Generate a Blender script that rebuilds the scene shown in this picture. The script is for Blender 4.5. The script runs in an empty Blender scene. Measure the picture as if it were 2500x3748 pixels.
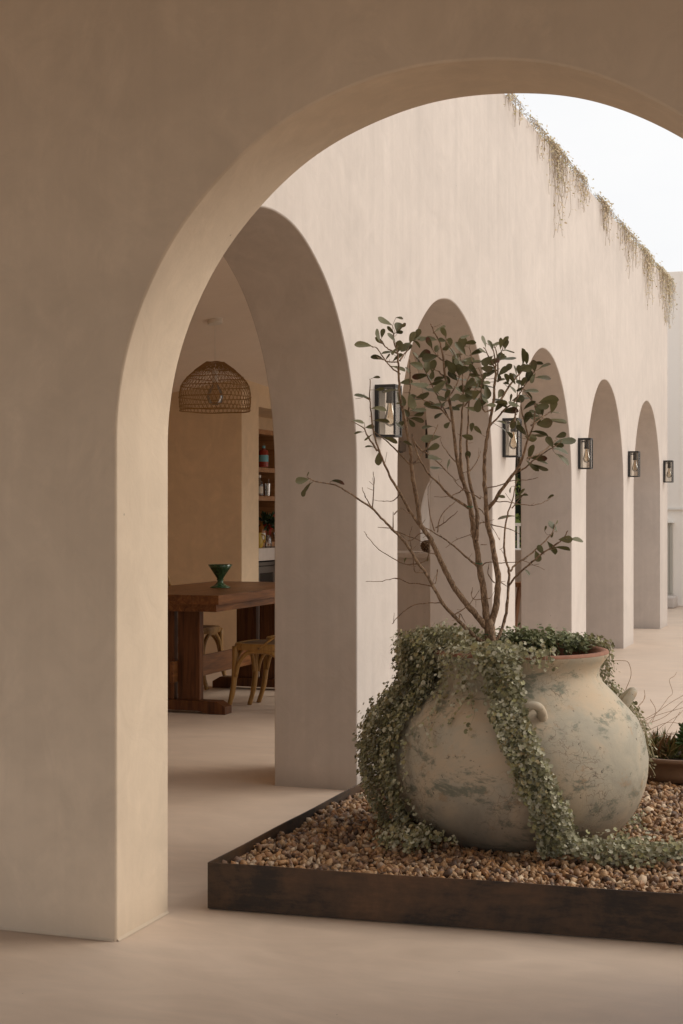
import bpy, bmesh, math, random
import numpy as np
from mathutils import Vector, Matrix

random.seed(7)
RNG = np.random.default_rng(7)
SC = bpy.context.scene
COL = SC.collection

# ------------------------------------------------------------------ camera
EYE = 1.30
YAW = math.atan(1945 / 5500)
SN, CS = math.sin(YAW), math.cos(YAW)
FWD = Vector((-SN, CS, 0)); RGT = Vector((CS, SN, 0)); UP = Vector((0, 0, 1))
cam_d = bpy.data.cameras.new('camera')
cam_d.sensor_fit = 'HORIZONTAL'; cam_d.sensor_width = 24.0
cam_d.lens = 5500 / 2500 * 24.0
cam_d.shift_y = 13 / 2500
cam_d.clip_start = 0.05; cam_d.clip_end = 2000
cam = bpy.data.objects.new('camera', cam_d)
cam.location = (0, 0, EYE); cam.rotation_euler = (math.radians(90), 0, YAW)
COL.objects.link(cam); SC.camera = cam

# ------------------------------------------------------------------ world, sun, exposure
SUN_EL, SUN_AZ = math.radians(32), math.radians(64)      # azimuth from +Y towards +X
world = bpy.data.worlds.new('World'); SC.world = world; world.use_nodes = True
wn, wl = world.node_tree.nodes, world.node_tree.links
wn.clear()
sky = wn.new('ShaderNodeTexSky'); sky.sky_type = 'NISHITA'; sky.sun_disc = False
sky.sun_elevation = SUN_EL; sky.sun_rotation = SUN_AZ
sky.air_density = 1.0; sky.dust_density = 4.0; sky.ozone_density = 1.0
tc = wn.new('ShaderNodeTexCoord'); mp = wn.new('ShaderNodeMapping'); mp.inputs['Scale'].default_value = (1, 1, 2.6)
nz = wn.new('ShaderNodeTexNoise'); nz.inputs['Scale'].default_value = 3.2; nz.inputs['Detail'].default_value = 6
cr = wn.new('ShaderNodeValToRGB')
cr.color_ramp.elements[0].position = .30; cr.color_ramp.elements[0].color = (6.45, 6.45, 6.6, 1)
cr.color_ramp.elements[1].position = .70; cr.color_ramp.elements[1].color = (7.2, 7.1, 6.95, 1)
mx = wn.new('ShaderNodeMix'); mx.data_type = 'RGBA'; mx.inputs['Factor'].default_value = .88
bg = wn.new('ShaderNodeBackground'); bg.inputs['Strength'].default_value = .10
wo = wn.new('ShaderNodeOutputWorld')
wl.new(tc.outputs['Generated'], mp.inputs['Vector']); wl.new(mp.outputs['Vector'], nz.inputs['Vector'])
wl.new(nz.outputs['Fac'], cr.inputs['Fac'])
wl.new(sky.outputs['Color'], mx.inputs['A']); wl.new(cr.outputs['Color'], mx.inputs['B'])
wl.new(mx.outputs['Result'], bg.inputs['Color']); wl.new(bg.outputs['Background'], wo.inputs['Surface'])

sun_d = bpy.data.lights.new('sun', 'SUN'); sun_d.energy = 1.1; sun_d.angle = math.radians(40)
sun_d.color = (1.0, .93, .83)
sun = bpy.data.objects.new('sun', sun_d); COL.objects.link(sun)
SDIR = Vector((math.sin(SUN_AZ) * math.cos(SUN_EL), math.cos(SUN_AZ) * math.cos(SUN_EL), math.sin(SUN_EL)))
sun.rotation_euler = SDIR.to_track_quat('Z', 'Y').to_euler(); sun.location = (8, 8, 12)

vs = SC.view_settings
vs.view_transform = 'Standard'; vs.look = 'None'; vs.gamma = 1.0; vs.use_curve_mapping = False
vs.exposure = 0.59
SC.cycles.max_bounces = 10; SC.cycles.diffuse_bounces = 7; SC.cycles.transparent_max_bounces = 24
SC.cycles.use_denoising = True
SC.cycles.sample_clamp_indirect = 6.0

# ------------------------------------------------------------------ helpers
def P(px, py, d):
    """a place in the world from a sight line and a distance along the view axis"""
    return Vector((0, 0, EYE)) + FWD * d + RGT * ((px - 1250) / 5500 * d) + UP * ((1887 - py) / 5500 * d)

class MB:
    def __init__(s): s.v = []; s.f = []
    def add(s, vs_, fs):
        o = len(s.v); s.v += [tuple(v) for v in vs_]; s.f += [tuple(i + o for i in f) for f in fs]; return s
    def box(s, a, b):
        x0, y0, z0 = a; x1, y1, z1 = b
        return s.add([(x0, y0, z0), (x1, y0, z0), (x1, y1, z0), (x0, y1, z0), (x0, y0, z1), (x1, y0, z1), (x1, y1, z1), (x0, y1, z1)],
                     [(3, 2, 1, 0), (4, 5, 6, 7), (0, 1, 5, 4), (1, 2, 6, 5), (2, 3, 7, 6), (3, 0, 4, 7)])
    def tube(s, pts, rad, n=8, cap=True, flat=1.0):
        pts = [Vector(p) for p in pts]; m = len(pts)
        if not hasattr(rad, '__len__'): rad = [rad] * m
        vs_, fs = [], []
        t0 = (pts[1] - pts[0]).normalized()
        ref = Vector((0, 0, 1)) if abs(t0.z) < .8 else Vector((1, 0, 0))
        nrm = t0.cross(ref).normalized()
        for i in range(m):
            t = (pts[min(i + 1, m - 1)] - pts[max(i - 1, 0)])
            t = t.normalized() if t.length > 1e-9 else t0
            nrm = (nrm - t * nrm.dot(t))
            nrm = nrm.normalized() if nrm.length > 1e-6 else t.orthogonal().normalized()
            b = t.cross(nrm)
            for k in range(n):
                a = 2 * math.pi * k / n
                vs_.append(pts[i] + nrm * (math.cos(a) * rad[i]) + b * (math.sin(a) * rad[i] * flat))
        for i in range(m - 1):
            for k in range(n):
                k2 = (k + 1) % n
                fs.append((i * n + k, i * n + k2, (i + 1) * n + k2, (i + 1) * n + k))
        if cap:
            fs.append(tuple(range(n - 1, -1, -1))); fs.append(tuple((m - 1) * n + k for k in range(n)))
        return s.add(vs_, fs)
    def lathe(s, prof, n=32, c=(0, 0), wob=0, close=False):
        vs_, fs = [], []
        m = len(prof)
        for i, (r, z) in enumerate(prof):
            for k in range(n):
                a = 2 * math.pi * k / n
                w = 1 + wob * (math.sin(2 * a + z * 4) + .6 * math.sin(3 * a + 1.3 + z * 9))
                vs_.append((c[0] + r * w * math.cos(a), c[1] + r * w * math.sin(a), z))
        for i in range(m - 1):
            for k in range(n):
                k2 = (k + 1) % n
                fs.append((i * n + k, i * n + k2, (i + 1) * n + k2, (i + 1) * n + k))
        if close:
            fs.append(tuple(range(n - 1, -1, -1))); fs.append(tuple((m - 1) * n + k for k in range(n)))
        return s.add(vs_, fs)
    def build(s, name, mat, parent=None, smooth=None, bevel=0, loc=None, seg=2):
        me = bpy.data.meshes.new(name); me.from_pydata(s.v, [], s.f); me.update()
        return finish(name, me, mat, parent, smooth, bevel, loc, seg)

def finish(name, me, mat, parent=None, smooth=None, bevel=0, loc=None, seg=2):
    if mat: me.materials.append(mat)
    if smooth is not None:
        me.polygons.foreach_set('use_smooth', [True] * len(me.polygons))
        if smooth < 180: me.set_sharp_from_angle(angle=math.radians(smooth))
    o = bpy.data.objects.new(name, me); COL.objects.link(o)
    if parent: o.parent = parent
    if loc: o.location = loc
    if bevel:
        m = o.modifiers.new('bevel', 'BEVEL'); m.width = bevel; m.segments = seg; m.limit_method = 'ANGLE'
        m.angle_limit = math.radians(50)
    return o

def smooth_pts(pts, n=6):
    pts = [Vector(p) for p in pts]
    if len(pts) < 3: return pts
    q = [pts[0] * 2 - pts[1]] + pts + [pts[-1] * 2 - pts[-2]]
    out = []
    for i in range(1, len(q) - 2):
        a, b, c, d = q[i - 1], q[i], q[i + 1], q[i + 2]
        for k in range(n):
            t = k / n
            out.append(.5 * ((2 * b) + (c - a) * t + (2 * a - 5 * b + 4 * c - d) * t * t + (3 * b - a - 3 * c + d) * t ** 3))
    out.append(pts[-1]); return out

def tag(o, label, cat, group=None):
    o['label'] = label; o['category'] = cat
    if group: o['group'] = group
    return o
def thing(name, label, cat, loc=(0, 0, 0), rz=0, group=None):
    o = bpy.data.objects.new(name, None); COL.objects.link(o)
    o.location = loc; o.rotation_euler = (0, 0, rz); o.empty_display_size = .1
    return tag(o, label, cat, group)
def struct(o): o['kind'] = 'structure'; return o
def stuff(o): o['kind'] = 'stuff'; return o
def copy_tree(root, loc, rz, label):
    r = root.copy(); COL.objects.link(r); r.location = loc; r.rotation_euler = (0, 0, rz); r['label'] = label
    def kids(src, dst):
        for ch in src.children:
            c = ch.copy(); COL.objects.link(c); c.parent = dst; kids(ch, c)
    kids(root, r); return r

# ------------------------------------------------------------------ materials
def mat(name):
    m = bpy.data.materials.new(name); m.use_nodes = True
    nt = m.node_tree; return m, nt.nodes, nt.links, nt.nodes['Principled BSDF']
def nd(N, t, **k):
    n = N.new(t)
    for a, v in k.items():
        if a in n.inputs: n.inputs[a].default_value = v
        else: setattr(n, a, v)
    return n
def ramp(N, stops, interp='LINEAR'):
    r = N.new('ShaderNodeValToRGB'); e = r.color_ramp.elements; r.color_ramp.interpolation = interp
    while len(e) < len(stops): e.new(.5)
    for q, (p, c) in zip(e, stops): q.position = p; q.color = (*c, 1) if len(c) == 3 else c
    return r
def mixc(N, L, f, a, b, blend='MIX'):
    m = N.new('ShaderNodeMix'); m.data_type = 'RGBA'; m.blend_type = blend
    for s, v in (('Factor', f), ('A', a), ('B', b)):
        if isinstance(v, (int, float)): m.inputs[s].default_value = v
        elif isinstance(v, tuple): m.inputs[s].default_value = (*v, 1)
        else: L.new(v, m.inputs[s])
    return m.outputs['Result']
def coords(N, L, scale=(1, 1, 1), kind='Object'):
    t = N.new('ShaderNodeTexCoord'); m = N.new('ShaderNodeMapping'); m.inputs['Scale'].default_value = scale
    L.new(t.outputs[kind], m.inputs['Vector']); return m.outputs['Vector']
def bump(N, L, B, h, strength, dist):
    b = nd(N, 'ShaderNodeBump', Strength=strength, Distance=dist); L.new(h, b.inputs['Height']); L.new(b.outputs['Normal'], B.inputs['Normal']); return b
def plain(name, c, rough=.5, metal=0, spec=.5, var=0.0, scale=30):
    m, N, L, B = mat(name)
    B.inputs['Base Color'].default_value = (*c, 1); B.inputs['Roughness'].default_value = rough
    B.inputs['Metallic'].default_value = metal; B.inputs['Specular IOR Level'].default_value = spec
    if var:
        n = nd(N, 'ShaderNodeTexNoise', Scale=scale, Detail=5.0); L.new(coords(N, L), n.inputs['Vector'])
        L.new(mixc(N, L, n.outputs['Fac'], tuple(x * (1 - var) for x in c), tuple(min(1, x * (1 + var)) for x in c)), B.inputs['Base Color'])
        bump(N, L, B, n.outputs['Fac'], .15, .002)
    return m

def plaster(name, c, streak=.06, mott=.07, rough=.75, seed=0.0):
    m, N, L, B = mat(name)
    v = coords(N, L)
    big = nd(N, 'ShaderNodeTexNoise', Scale=1.1, Detail=7.0, Roughness=.62, Distortion=.6); L.new(v, big.inputs['Vector'])
    mid = nd(N, 'ShaderNodeTexNoise', Scale=5.5, Detail=6.0, Roughness=.6, Distortion=1.2); L.new(v, mid.inputs['Vector'])
    vs2 = coords(N, L, (6.5, 6.5, .22))
    st = nd(N, 'ShaderNodeTexNoise', Scale=1.6, Detail=6.0, Roughness=.66); L.new(vs2, st.inputs['Vector'])
    lo = tuple(x * (1 - mott) for x in c); hi = tuple(min(.95, x * (1 + mott)) for x in c)
    r1 = nd(N, 'ShaderNodeMapRange'); r1.inputs[1].default_value = .3; r1.inputs[2].default_value = .7; L.new(big.outputs['Fac'], r1.inputs[0])
    a = mixc(N, L, r1.outputs[0], lo, hi)
    r2 = nd(N, 'ShaderNodeMapRange'); r2.inputs[1].default_value = .3; r2.inputs[2].default_value = .7
    r2.inputs[3].default_value = 1 - streak; r2.inputs[4].default_value = 1 + streak * .6; L.new(st.outputs['Fac'], r2.inputs[0])
    a2 = mixc(N, L, 1.0, a, r2.outputs[0], 'MULTIPLY')
    r3 = nd(N, 'ShaderNodeMapRange'); r3.inputs[1].default_value = .3; r3.inputs[2].default_value = .7
    r3.inputs[3].default_value = 1 - mott * .6; r3.inputs[4].default_value = 1 + mott * .4; L.new(mid.outputs['Fac'], r3.inputs[0])
    a3 = mixc(N, L, 1.0, a2, r3.outputs[0], 'MULTIPLY')
    spk = nd(N, 'ShaderNodeTexVoronoi', Scale=4.5); L.new(coords(N, L, (1, 1, .8)), spk.inputs['Vector'])
    spr = ramp(N, [(.010, (1, 1, 1)), (.017, (0, 0, 0))]); L.new(spk.outputs['Distance'], spr.inputs['Fac'])
    a3 = mixc(N, L, spr.outputs['Color'], a3, tuple(x * .45 for x in c))
    # faint wavering trowel sweeps
    tr_ = nd(N, 'ShaderNodeTexNoise', Scale=2.2, Detail=8.0, Roughness=.7, Distortion=3.5); L.new(coords(N, L, (1, 1, .6)), tr_.inputs['Vector'])
    trm = nd(N, 'ShaderNodeMapRange'); trm.inputs[1].default_value = .52; trm.inputs[2].default_value = .75; trm.inputs[3].default_value = 1.0; trm.inputs[4].default_value = 1 + mott * 1.1; L.new(tr_.outputs['Fac'], trm.inputs[0])
    a3 = mixc(N, L, 1.0, a3, trm.outputs[0], 'MULTIPLY')
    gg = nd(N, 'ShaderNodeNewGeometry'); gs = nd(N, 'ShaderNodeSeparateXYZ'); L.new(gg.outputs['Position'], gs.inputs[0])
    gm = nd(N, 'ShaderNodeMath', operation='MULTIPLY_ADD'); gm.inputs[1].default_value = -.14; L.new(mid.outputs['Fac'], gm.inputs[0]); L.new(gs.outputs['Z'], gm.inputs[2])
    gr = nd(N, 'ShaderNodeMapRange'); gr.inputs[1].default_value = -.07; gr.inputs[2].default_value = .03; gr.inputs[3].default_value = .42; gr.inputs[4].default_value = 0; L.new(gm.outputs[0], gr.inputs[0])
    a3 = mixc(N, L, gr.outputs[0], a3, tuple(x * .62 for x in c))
    L.new(a3, B.inputs['Base Color'])
    B.inputs['Roughness'].default_value = rough; B.inputs['Specular IOR Level'].default_value = .3
    fine = nd(N, 'ShaderNodeTexNoise', Scale=55.0, Detail=4.0); L.new(v, fine.inputs['Vector'])
    h = nd(N, 'ShaderNodeMath', operation='MULTIPLY_ADD'); h.inputs[1].default_value = .12
    L.new(fine.outputs['Fac'], h.inputs[0]); L.new(mid.outputs['Fac'], h.inputs[2])
    bump(N, L, B, h.outputs[0], .22, .012)
    return m

WALLC = (.575, .512, .462)
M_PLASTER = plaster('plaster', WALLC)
M_PORCH_SHADE = plaster('porch_plaster_shade_tint', (.675, .55, .415), streak=.035, mott=.085)  # warm tone of the shaded porch put into the plaster colour
M_PLASTER_SHADE = plaster('plaster_shade_tint', (.74, .58, .40), streak=.03, mott=.09)  # same plaster, with the room's warm shade put into its colour
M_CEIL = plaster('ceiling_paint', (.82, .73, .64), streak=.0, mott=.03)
M_WHITE = plain('white_wall', (.90, .84, .77), .8)

def floor_mat():
    m, N, L, B = mat('microcement')
    v = coords(N, L)
    big = nd(N, 'ShaderNodeTexNoise', Scale=.9, Detail=6.0, Roughness=.6, Distortion=.8); L.new(v, big.inputs['Vector'])
    sweep = nd(N, 'ShaderNodeTexNoise', Scale=2.4, Detail=5.0, Roughness=.6, Distortion=2.2); L.new(coords(N, L, (1, 2.3, 1)), sweep.inputs['Vector'])
    r = ramp(N, [(.28, (.55, .43, .335)), (.5, (.615, .49, .385)), (.72, (.67, .54, .43))]); L.new(big.outputs['Fac'], r.inputs['Fac'])
    r2 = nd(N, 'ShaderNodeMapRange'); r2.inputs[1].default_value = .3; r2.inputs[2].default_value = .7
    r2.inputs[3].default_value = .92; r2.inputs[4].default_value = 1.05; L.new(sweep.outputs['Fac'], r2.inputs[0])
    c = mixc(N, L, 1.0, r.outputs['Color'], r2.outputs[0], 'MULTIPLY')
    sp = nd(N, 'ShaderNodeTexVoronoi', Scale=9.0); L.new(v, sp.inputs['Vector'])
    sr = ramp(N, [(.012, (1, 1, 1)), (.02, (0, 0, 0))]); L.new(sp.outputs['Distance'], sr.inputs['Fac'])
    c = mixc(N, L, sr.outputs['Color'], c, (.22, .17, .13))
    L.new(c, B.inputs['Base Color'])
    rr = nd(N, 'ShaderNodeMapRange'); rr.inputs[3].default_value = .38; rr.inputs[4].default_value = .62; L.new(sweep.outputs['Fac'], rr.inputs[0])
    L.new(rr.outputs[0], B.inputs['Roughness']); B.inputs['Specular IOR Level'].default_value = .4
    fine = nd(N, 'ShaderNodeTexNoise', Scale=3.0, Detail=7.0, Roughness=.65); L.new(v, fine.inputs['Vector'])
    bump(N, L, B, fine.outputs['Fac'], .12, .012)
    return m
M_FLOOR = floor_mat()

def corten_mat():
    m, N, L, B = mat('weathered_steel')
    v = coords(N, L)
    n1 = nd(N, 'ShaderNodeTexNoise', Scale=3.0, Detail=9.0, Roughness=.7, Distortion=.4); L.new(v, n1.inputs['Vector'])
    n2 = nd(N, 'ShaderNodeTexNoise', Scale=1.0, Detail=9.0, Roughness=.72); L.new(coords(N, L, (9, 9, 45)), n2.inputs['Vector'])
    a = nd(N, 'ShaderNodeMath', operation='MULTIPLY_ADD'); a.inputs[1].default_value = .45
    L.new(n2.outputs['Fac'], a.inputs[0]); L.new(n1.outputs['Fac'], a.inputs[2])
    r = ramp(N, [(.5, (.010, .0075, .0065)), (.64, (.026, .016, .010)), (.72, (.056, .031, .016)), (.84, (.088, .045, .021)), (1., (.14, .07, .032))])
    L.new(a.outputs[0], r.inputs['Fac']); L.new(r.outputs['Color'], B.inputs['Base Color'])
    B.inputs['Roughness'].default_value = .58; B.inputs['Specular IOR Level'].default_value = .4
    bump(N, L, B, n2.outputs['Fac'], .25, .003); return m
M_CORTEN = corten_mat()

def pot_mat():
    m, N, L, B = mat('weathered_glaze')
    v = coords(N, L)
    g = nd(N, 'ShaderNodeNewGeometry')
    n1 = nd(N, 'ShaderNodeTexNoise', Scale=3.4, Detail=9.0, Roughness=.68, Distortion=.5); L.new(v, n1.inputs['Vector'])
    n2 = nd(N, 'ShaderNodeTexNoise', Scale=6.0, Detail=10.0, Roughness=.76, Distortion=.3); L.new(coords(N, L, (1, 1, 1.9)), n2.inputs['Vector'])
    n3 = nd(N, 'ShaderNodeTexNoise', Scale=42.0, Detail=6.0, Roughness=.7); L.new(v, n3.inputs['Vector'])
    base = ramp(N, [(.3, (.33, .31, .25)), (.45, (.43, .385, .30)), (.56, (.51, .42, .305)), (.72, (.57, .43, .29))]); L.new(n1.outputs['Fac'], base.inputs['Fac'])
    # grey green glaze remnants
    pr = ramp(N, [(.53, (0, 0, 0)), (.60, (1, 1, 1))]); L.new(n2.outputs['Fac'], pr.inputs['Fac'])
    pm = nd(N, 'ShaderNodeMath', operation='MULTIPLY'); pm.inputs[1].default_value = .85; L.new(pr.outputs['Color'], pm.inputs[0])
    c = mixc(N, L, pm.outputs[0], base.outputs['Color'], (.17, .185, .14))
    # orange clay showing through
    n4 = nd(N, 'ShaderNodeTexNoise', Scale=8.0, Detail=9.0, Roughness=.75); L.new(coords(N, L, (1, 1, 1.3)), n4.inputs['Vector'])
    p4 = ramp(N, [(.58, (0, 0, 0)), (.66, (1, 1, 1))]); L.new(n4.outputs['Fac'], p4.inputs['Fac'])
    p4m = nd(N, 'ShaderNodeMath', operation='MULTIPLY'); p4m.inputs[1].default_value = .55; L.new(p4.outputs['Color'], p4m.inputs[0])
    c = mixc(N, L, p4m.outputs[0], c, (.40, .25, .135))
    # rising damp: dirt with a ragged edge near the ground
    sx = nd(N, 'ShaderNodeSeparateXYZ'); L.new(g.outputs['Position'], sx.inputs[0])
    dm = nd(N, 'ShaderNodeMath', operation='MULTIPLY_ADD'); dm.inputs[1].default_value = .28; L.new(n1.outputs['Fac'], dm.inputs[0]); L.new(sx.outputs['Z'], dm.inputs[2])
    dr = nd(N, 'ShaderNodeMapRange'); dr.inputs[1].default_value = .24; dr.inputs[2].default_value = .50; dr.inputs[3].default_value = .8; dr.inputs[4].default_value = 0
    L.new(dm.outputs[0], dr.inputs[0])
    c = mixc(N, L, dr.outputs[0], c, (.15, .11, .075))
    # dark specks and chips
    s3 = ramp(N, [(.31, (1, 1, 1)), (.37, (0, 0, 0))]); L.new(n3.outputs['Fac'], s3.inputs['Fac'])
    c = mixc(N, L, s3.outputs['Color'], c, (.06, .055, .045))
    # crackle
    dist = nd(N, 'ShaderNodeTexNoise', Scale=11.0, Detail=6.0); L.new(v, dist.inputs['Vector'])
    va = nd(N, 'ShaderNodeVectorMath', operation='MULTIPLY_ADD'); va.inputs[1].default_value = (.13, .13, .13); L.new(dist.outputs['Color'], va.inputs[0]); L.new(v, va.inputs[2])
    vo = nd(N, 'ShaderNodeTexVoronoi', feature='DISTANCE_TO_EDGE', Scale=30.0); L.new(va.outputs[0], vo.inputs['Vector'])
    cr_ = ramp(N, [(.008, (1, 1, 1)), (.035, (0, 0, 0))]); L.new(vo.outputs['Distance'], cr_.inputs['Fac'])
    ck = nd(N, 'ShaderNodeTexNoise', Scale=5.0, Detail=3.0); L.new(v, ck.inputs['Vector'])
    ckr = ramp(N, [(.5, (0, 0, 0)), (.66, (.7, .7, .7))]); L.new(ck.outputs['Fac'], ckr.inputs['Fac'])
    cm = nd(N, 'ShaderNodeMath', operation='MULTIPLY'); L.new(cr_.outputs['Color'], cm.inputs[0]); L.new(ckr.outputs['Color'], cm.inputs[1])
    c = mixc(N, L, cm.outputs[0], c, (.13, .09, .06))
    L.new(c, B.inputs['Base Color']); B.inputs['Roughness'].default_value = .72; B.inputs['Specular IOR Level'].default_value = .3
    h = nd(N, 'ShaderNodeMath', operation='SUBTRACT'); L.new(n2.outputs['Fac'], h.inputs[0]); L.new(cm.outputs[0], h.inputs[1])
    h2 = nd(N, 'ShaderNodeMath', operation='MULTIPLY_ADD'); h2.inputs[1].default_value = .5; L.new(n3.outputs['Fac'], h2.inputs[0]); L.new(h.outputs[0], h2.inputs[2])
    bump(N, L, B, h2.outputs[0], .4, .004); return m
M_POT = pot_mat()
M_RIM = plain('bare_clay', (.27, .12, .07), .8, var=.35, scale=25)
M_TERRA = plain('brown_clay', (.19, .115, .07), .7, var=.3, scale=18)
M_SOIL = plain('soil', (.05, .035, .025), .95, var=.4, scale=60)

def leafy(name, cols, rough=.55, back=1.35, trans=.12, obj_random=False):
    m, N, L, B = mat(name)
    g = nd(N, 'ShaderNodeNewGeometry')
    if obj_random:
        oi = nd(N, 'ShaderNodeObjectInfo'); rnd = oi.outputs['Random']
    else: rnd = g.outputs['Random Per Island']
    r = ramp(N, [(i / max(1, len(cols) - 1), c) for i, c in enumerate(cols)]); L.new(rnd, r.inputs['Fac'])
    b2 = mixc(N, L, 1.0, r.outputs['Color'], (back, back, back * 1.02), 'MULTIPLY')
    c = mixc(N, L, g.outputs['Backfacing'], r.outputs['Color'], b2)
    L.new(c, B.inputs['Base Color']); B.inputs['Roughness'].default_value = rough; B.inputs['Specular IOR Level'].default_value = .35
    if trans:
        t = nd(N, 'ShaderNodeBsdfTranslucent'); L.new(c, t.inputs['Color'])
        mx_ = nd(N, 'ShaderNodeMixShader'); mx_.inputs[0].default_value = trans
        L.new(B.outputs[0], mx_.inputs[1]); L.new(t.outputs[0], mx_.inputs[2]); L.new(mx_.outputs[0], N['Material Output'].inputs['Surface'])
    return m
M_DICH = leafy('silver_leaf', [(.12, .115, .055), (.20, .19, .095), (.32, .305, .19), (.42, .405, .28), (.53, .505, .39), (.34, .33, .15), (.33, .26, .14)], .6, 1.1)
M_DICH_G = leafy('green_leaf_low', [(.08, .095, .03), (.15, .17, .07), (.22, .235, .115), (.29, .295, .17)], .6, 1.1)
M_VINE = leafy('dry_vine_leaf', [(.44, .36, .21), (.55, .45, .29), (.60, .47, .33), (.38, .34, .17), (.62, .53, .38)], .7, 1.1, .2)
M_HEDGE = leafy('hedge_leaf', [(.05, .08, .012), (.12, .16, .025), (.20, .24, .05)], .5, 1.0, .15)
M_JADE = leafy('jade_leaf', [(.03, .06, .014), (.05, .09, .02), (.085, .13, .035)], .35, 1.0, 0)
M_SPIKE = leafy('spiky_leaf', [(.08, .095, .025), (.15, .15, .045), (.24, .16, .07), (.19, .09, .04)], .5, 1.0, .05)
M_STEM = plain('pale_stem', (.36, .32, .20), .7)
M_DRYTWIG = plain('dry_twig', (.30, .17, .09), .8)
M_VSTEM = plain('vine_stem', (.25, .18, .11), .8)

def tree_leaf(name, red):
    m, N, L, B = mat(name)
    g = nd(N, 'ShaderNodeNewGeometry'); oi = nd(N, 'ShaderNodeObjectInfo')
    r = ramp(N, [(0, (.055, .055, .023)), (.4, (.09, .085, .033)), (.75, (.125, .115, .046)), (1, (.165, .15, .065))]); L.new(oi.outputs['Random'], r.inputs['Fac'])
    un = ramp(N, [(0, (.10, .095, .04)), (1, (.17, .155, .075))]); L.new(oi.outputs['Random'], un.inputs['Fac'])
    # veins along and across the blade (object space: x along the leaf, y across)
    t = N.new('ShaderNodeTexCoord'); sx = nd(N, 'ShaderNodeSeparateXYZ'); L.new(t.outputs['Object'], sx.inputs[0])
    ay = nd(N, 'ShaderNodeMath', operation='ABSOLUTE'); L.new(sx.outputs['Y'], ay.inputs[0])
    mid = ramp(N, [(.0, (1, 1, 1)), (.028, (0, 0, 0))]); L.new(ay.outputs[0], mid.inputs['Fac'])
    k = nd(N, 'ShaderNodeMath', operation='MULTIPLY_ADD'); k.inputs[1].default_value = -.8; L.new(ay.outputs[0], k.inputs[0]); L.new(sx.outputs['X'], k.inputs[2])
    k2 = nd(N, 'ShaderNodeMath', operation='MULTIPLY'); k2.inputs[1].default_value = 44; L.new(k.outputs[0], k2.inputs[0])
    si = nd(N, 'ShaderNodeMath', operation='SINE'); L.new(k2.outputs[0], si.inputs[0])
    vr = ramp(N, [(.86, (0, 0, 0)), (1, (.6, .6, .6))]); L.new(si.outputs[0], vr.inputs['Fac'])
    vv = nd(N, 'ShaderNodeMath', operation='MAXIMUM'); L.new(mid.outputs['Color'], vv.inputs[0]); L.new(vr.outputs['Color'], vv.inputs[1])
    top = mixc(N, L, vv.outputs[0], r.outputs['Color'], (.11, .12, .06))
    if red:
        rr = nd(N, 'ShaderNodeMapRange'); rr.inputs[1].default_value = .45; rr.inputs[2].default_value = .95; L.new(sx.outputs['X'], rr.inputs[0])
        top = mixc(N, L, rr.outputs[0], top, (.10, .03, .022))
    unc = mixc(N, L, .4, un.outputs['Color'], top)
    c = mixc(N, L, g.outputs['Backfacing'], top, unc)
    L.new(c, B.inputs['Base Color']); B.inputs['Roughness'].default_value = .45; B.inputs['Specular IOR Level'].default_value = .35
    bump(N, L, B, vv.outputs[0], .3, .001)
    tr = nd(N, 'ShaderNodeBsdfTranslucent'); L.new(c, tr.inputs['Color'])
    ms = nd(N, 'ShaderNodeMixShader'); ms.inputs[0].default_value = .10
    L.new(B.outputs[0], ms.inputs[1]); L.new(tr.outputs[0], ms.inputs[2]); L.new(ms.outputs[0], N['Material Output'].inputs['Surface'])
    return m
M_LEAF = tree_leaf('feijoa_leaf', False); M_LEAFR = tree_leaf('reddened_leaf', True)

def bark_mat():
    m, N, L, B = mat('flaky_bark')
    v = coords(N, L, (120, 120, 45))
    n = nd(N, 'ShaderNodeTexNoise', Scale=1.0, Detail=7.0, Roughness=.7, Distortion=.7); L.new(v, n.inputs['Vector'])
    r = ramp(N, [(.34, (.055, .034, .02)), (.46, (.19, .118, .07)), (.58, (.33, .22, .135)), (.7, (.55, .42, .30))]); L.new(n.outputs['Fac'], r.inputs['Fac'])
    L.new(r.outputs['Color'], B.inputs['Base Color']); B.inputs['Roughness'].default_value = .85
    bump(N, L, B, n.outputs['Fac'], 1.0, .008); return m
M_BARK = bark_mat()

def gravel_mat():
    m, N, L, B = mat('river_gravel')
    g = nd(N, 'ShaderNodeNewGeometry'); oi = nd(N, 'ShaderNodeObjectInfo')
    ad = nd(N, 'ShaderNodeMath', operation='ADD'); L.new(g.outputs['Random Per Island'], ad.inputs[0]); L.new(oi.outputs['Random'], ad.inputs[1])
    fr = nd(N, 'ShaderNodeMath', operation='FRACT'); L.new(ad.outputs[0], fr.inputs[0])
    r = ramp(N, [(0, (.07, .04, .026)), (.16, (.17, .09, .045)), (.35, (.32, .185, .09)), (.52, (.42, .265, .14)), (.66, (.34, .17, .065)), (.76, (.26, .15, .095)), (.9, (.58, .44, .29)), (1, (.15, .09, .065))])
    L.new(fr.outputs[0], r.inputs['Fac'])
    n = nd(N, 'ShaderNodeTexNoise', Scale=70.0, Detail=5.0, Roughness=.65); L.new(coords(N, L), n.inputs['Vector'])
    mr = nd(N, 'ShaderNodeMapRange'); mr.inputs[1].default_value = .3; mr.inputs[2].default_value = .7; mr.inputs[3].default_value = .75; mr.inputs[4].default_value = 1.4; L.new(n.outputs['Fac'], mr.inputs[0])
    L.new(mixc(N, L, 1.0, r.outputs['Color'], mr.outputs[0], 'MULTIPLY'), B.inputs['Base Color'])
    B.inputs['Roughness'].default_value = .62; bump(N, L, B, n.outputs['Fac'], .3, .002); return m
M_GRAVEL = gravel_mat()

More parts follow.
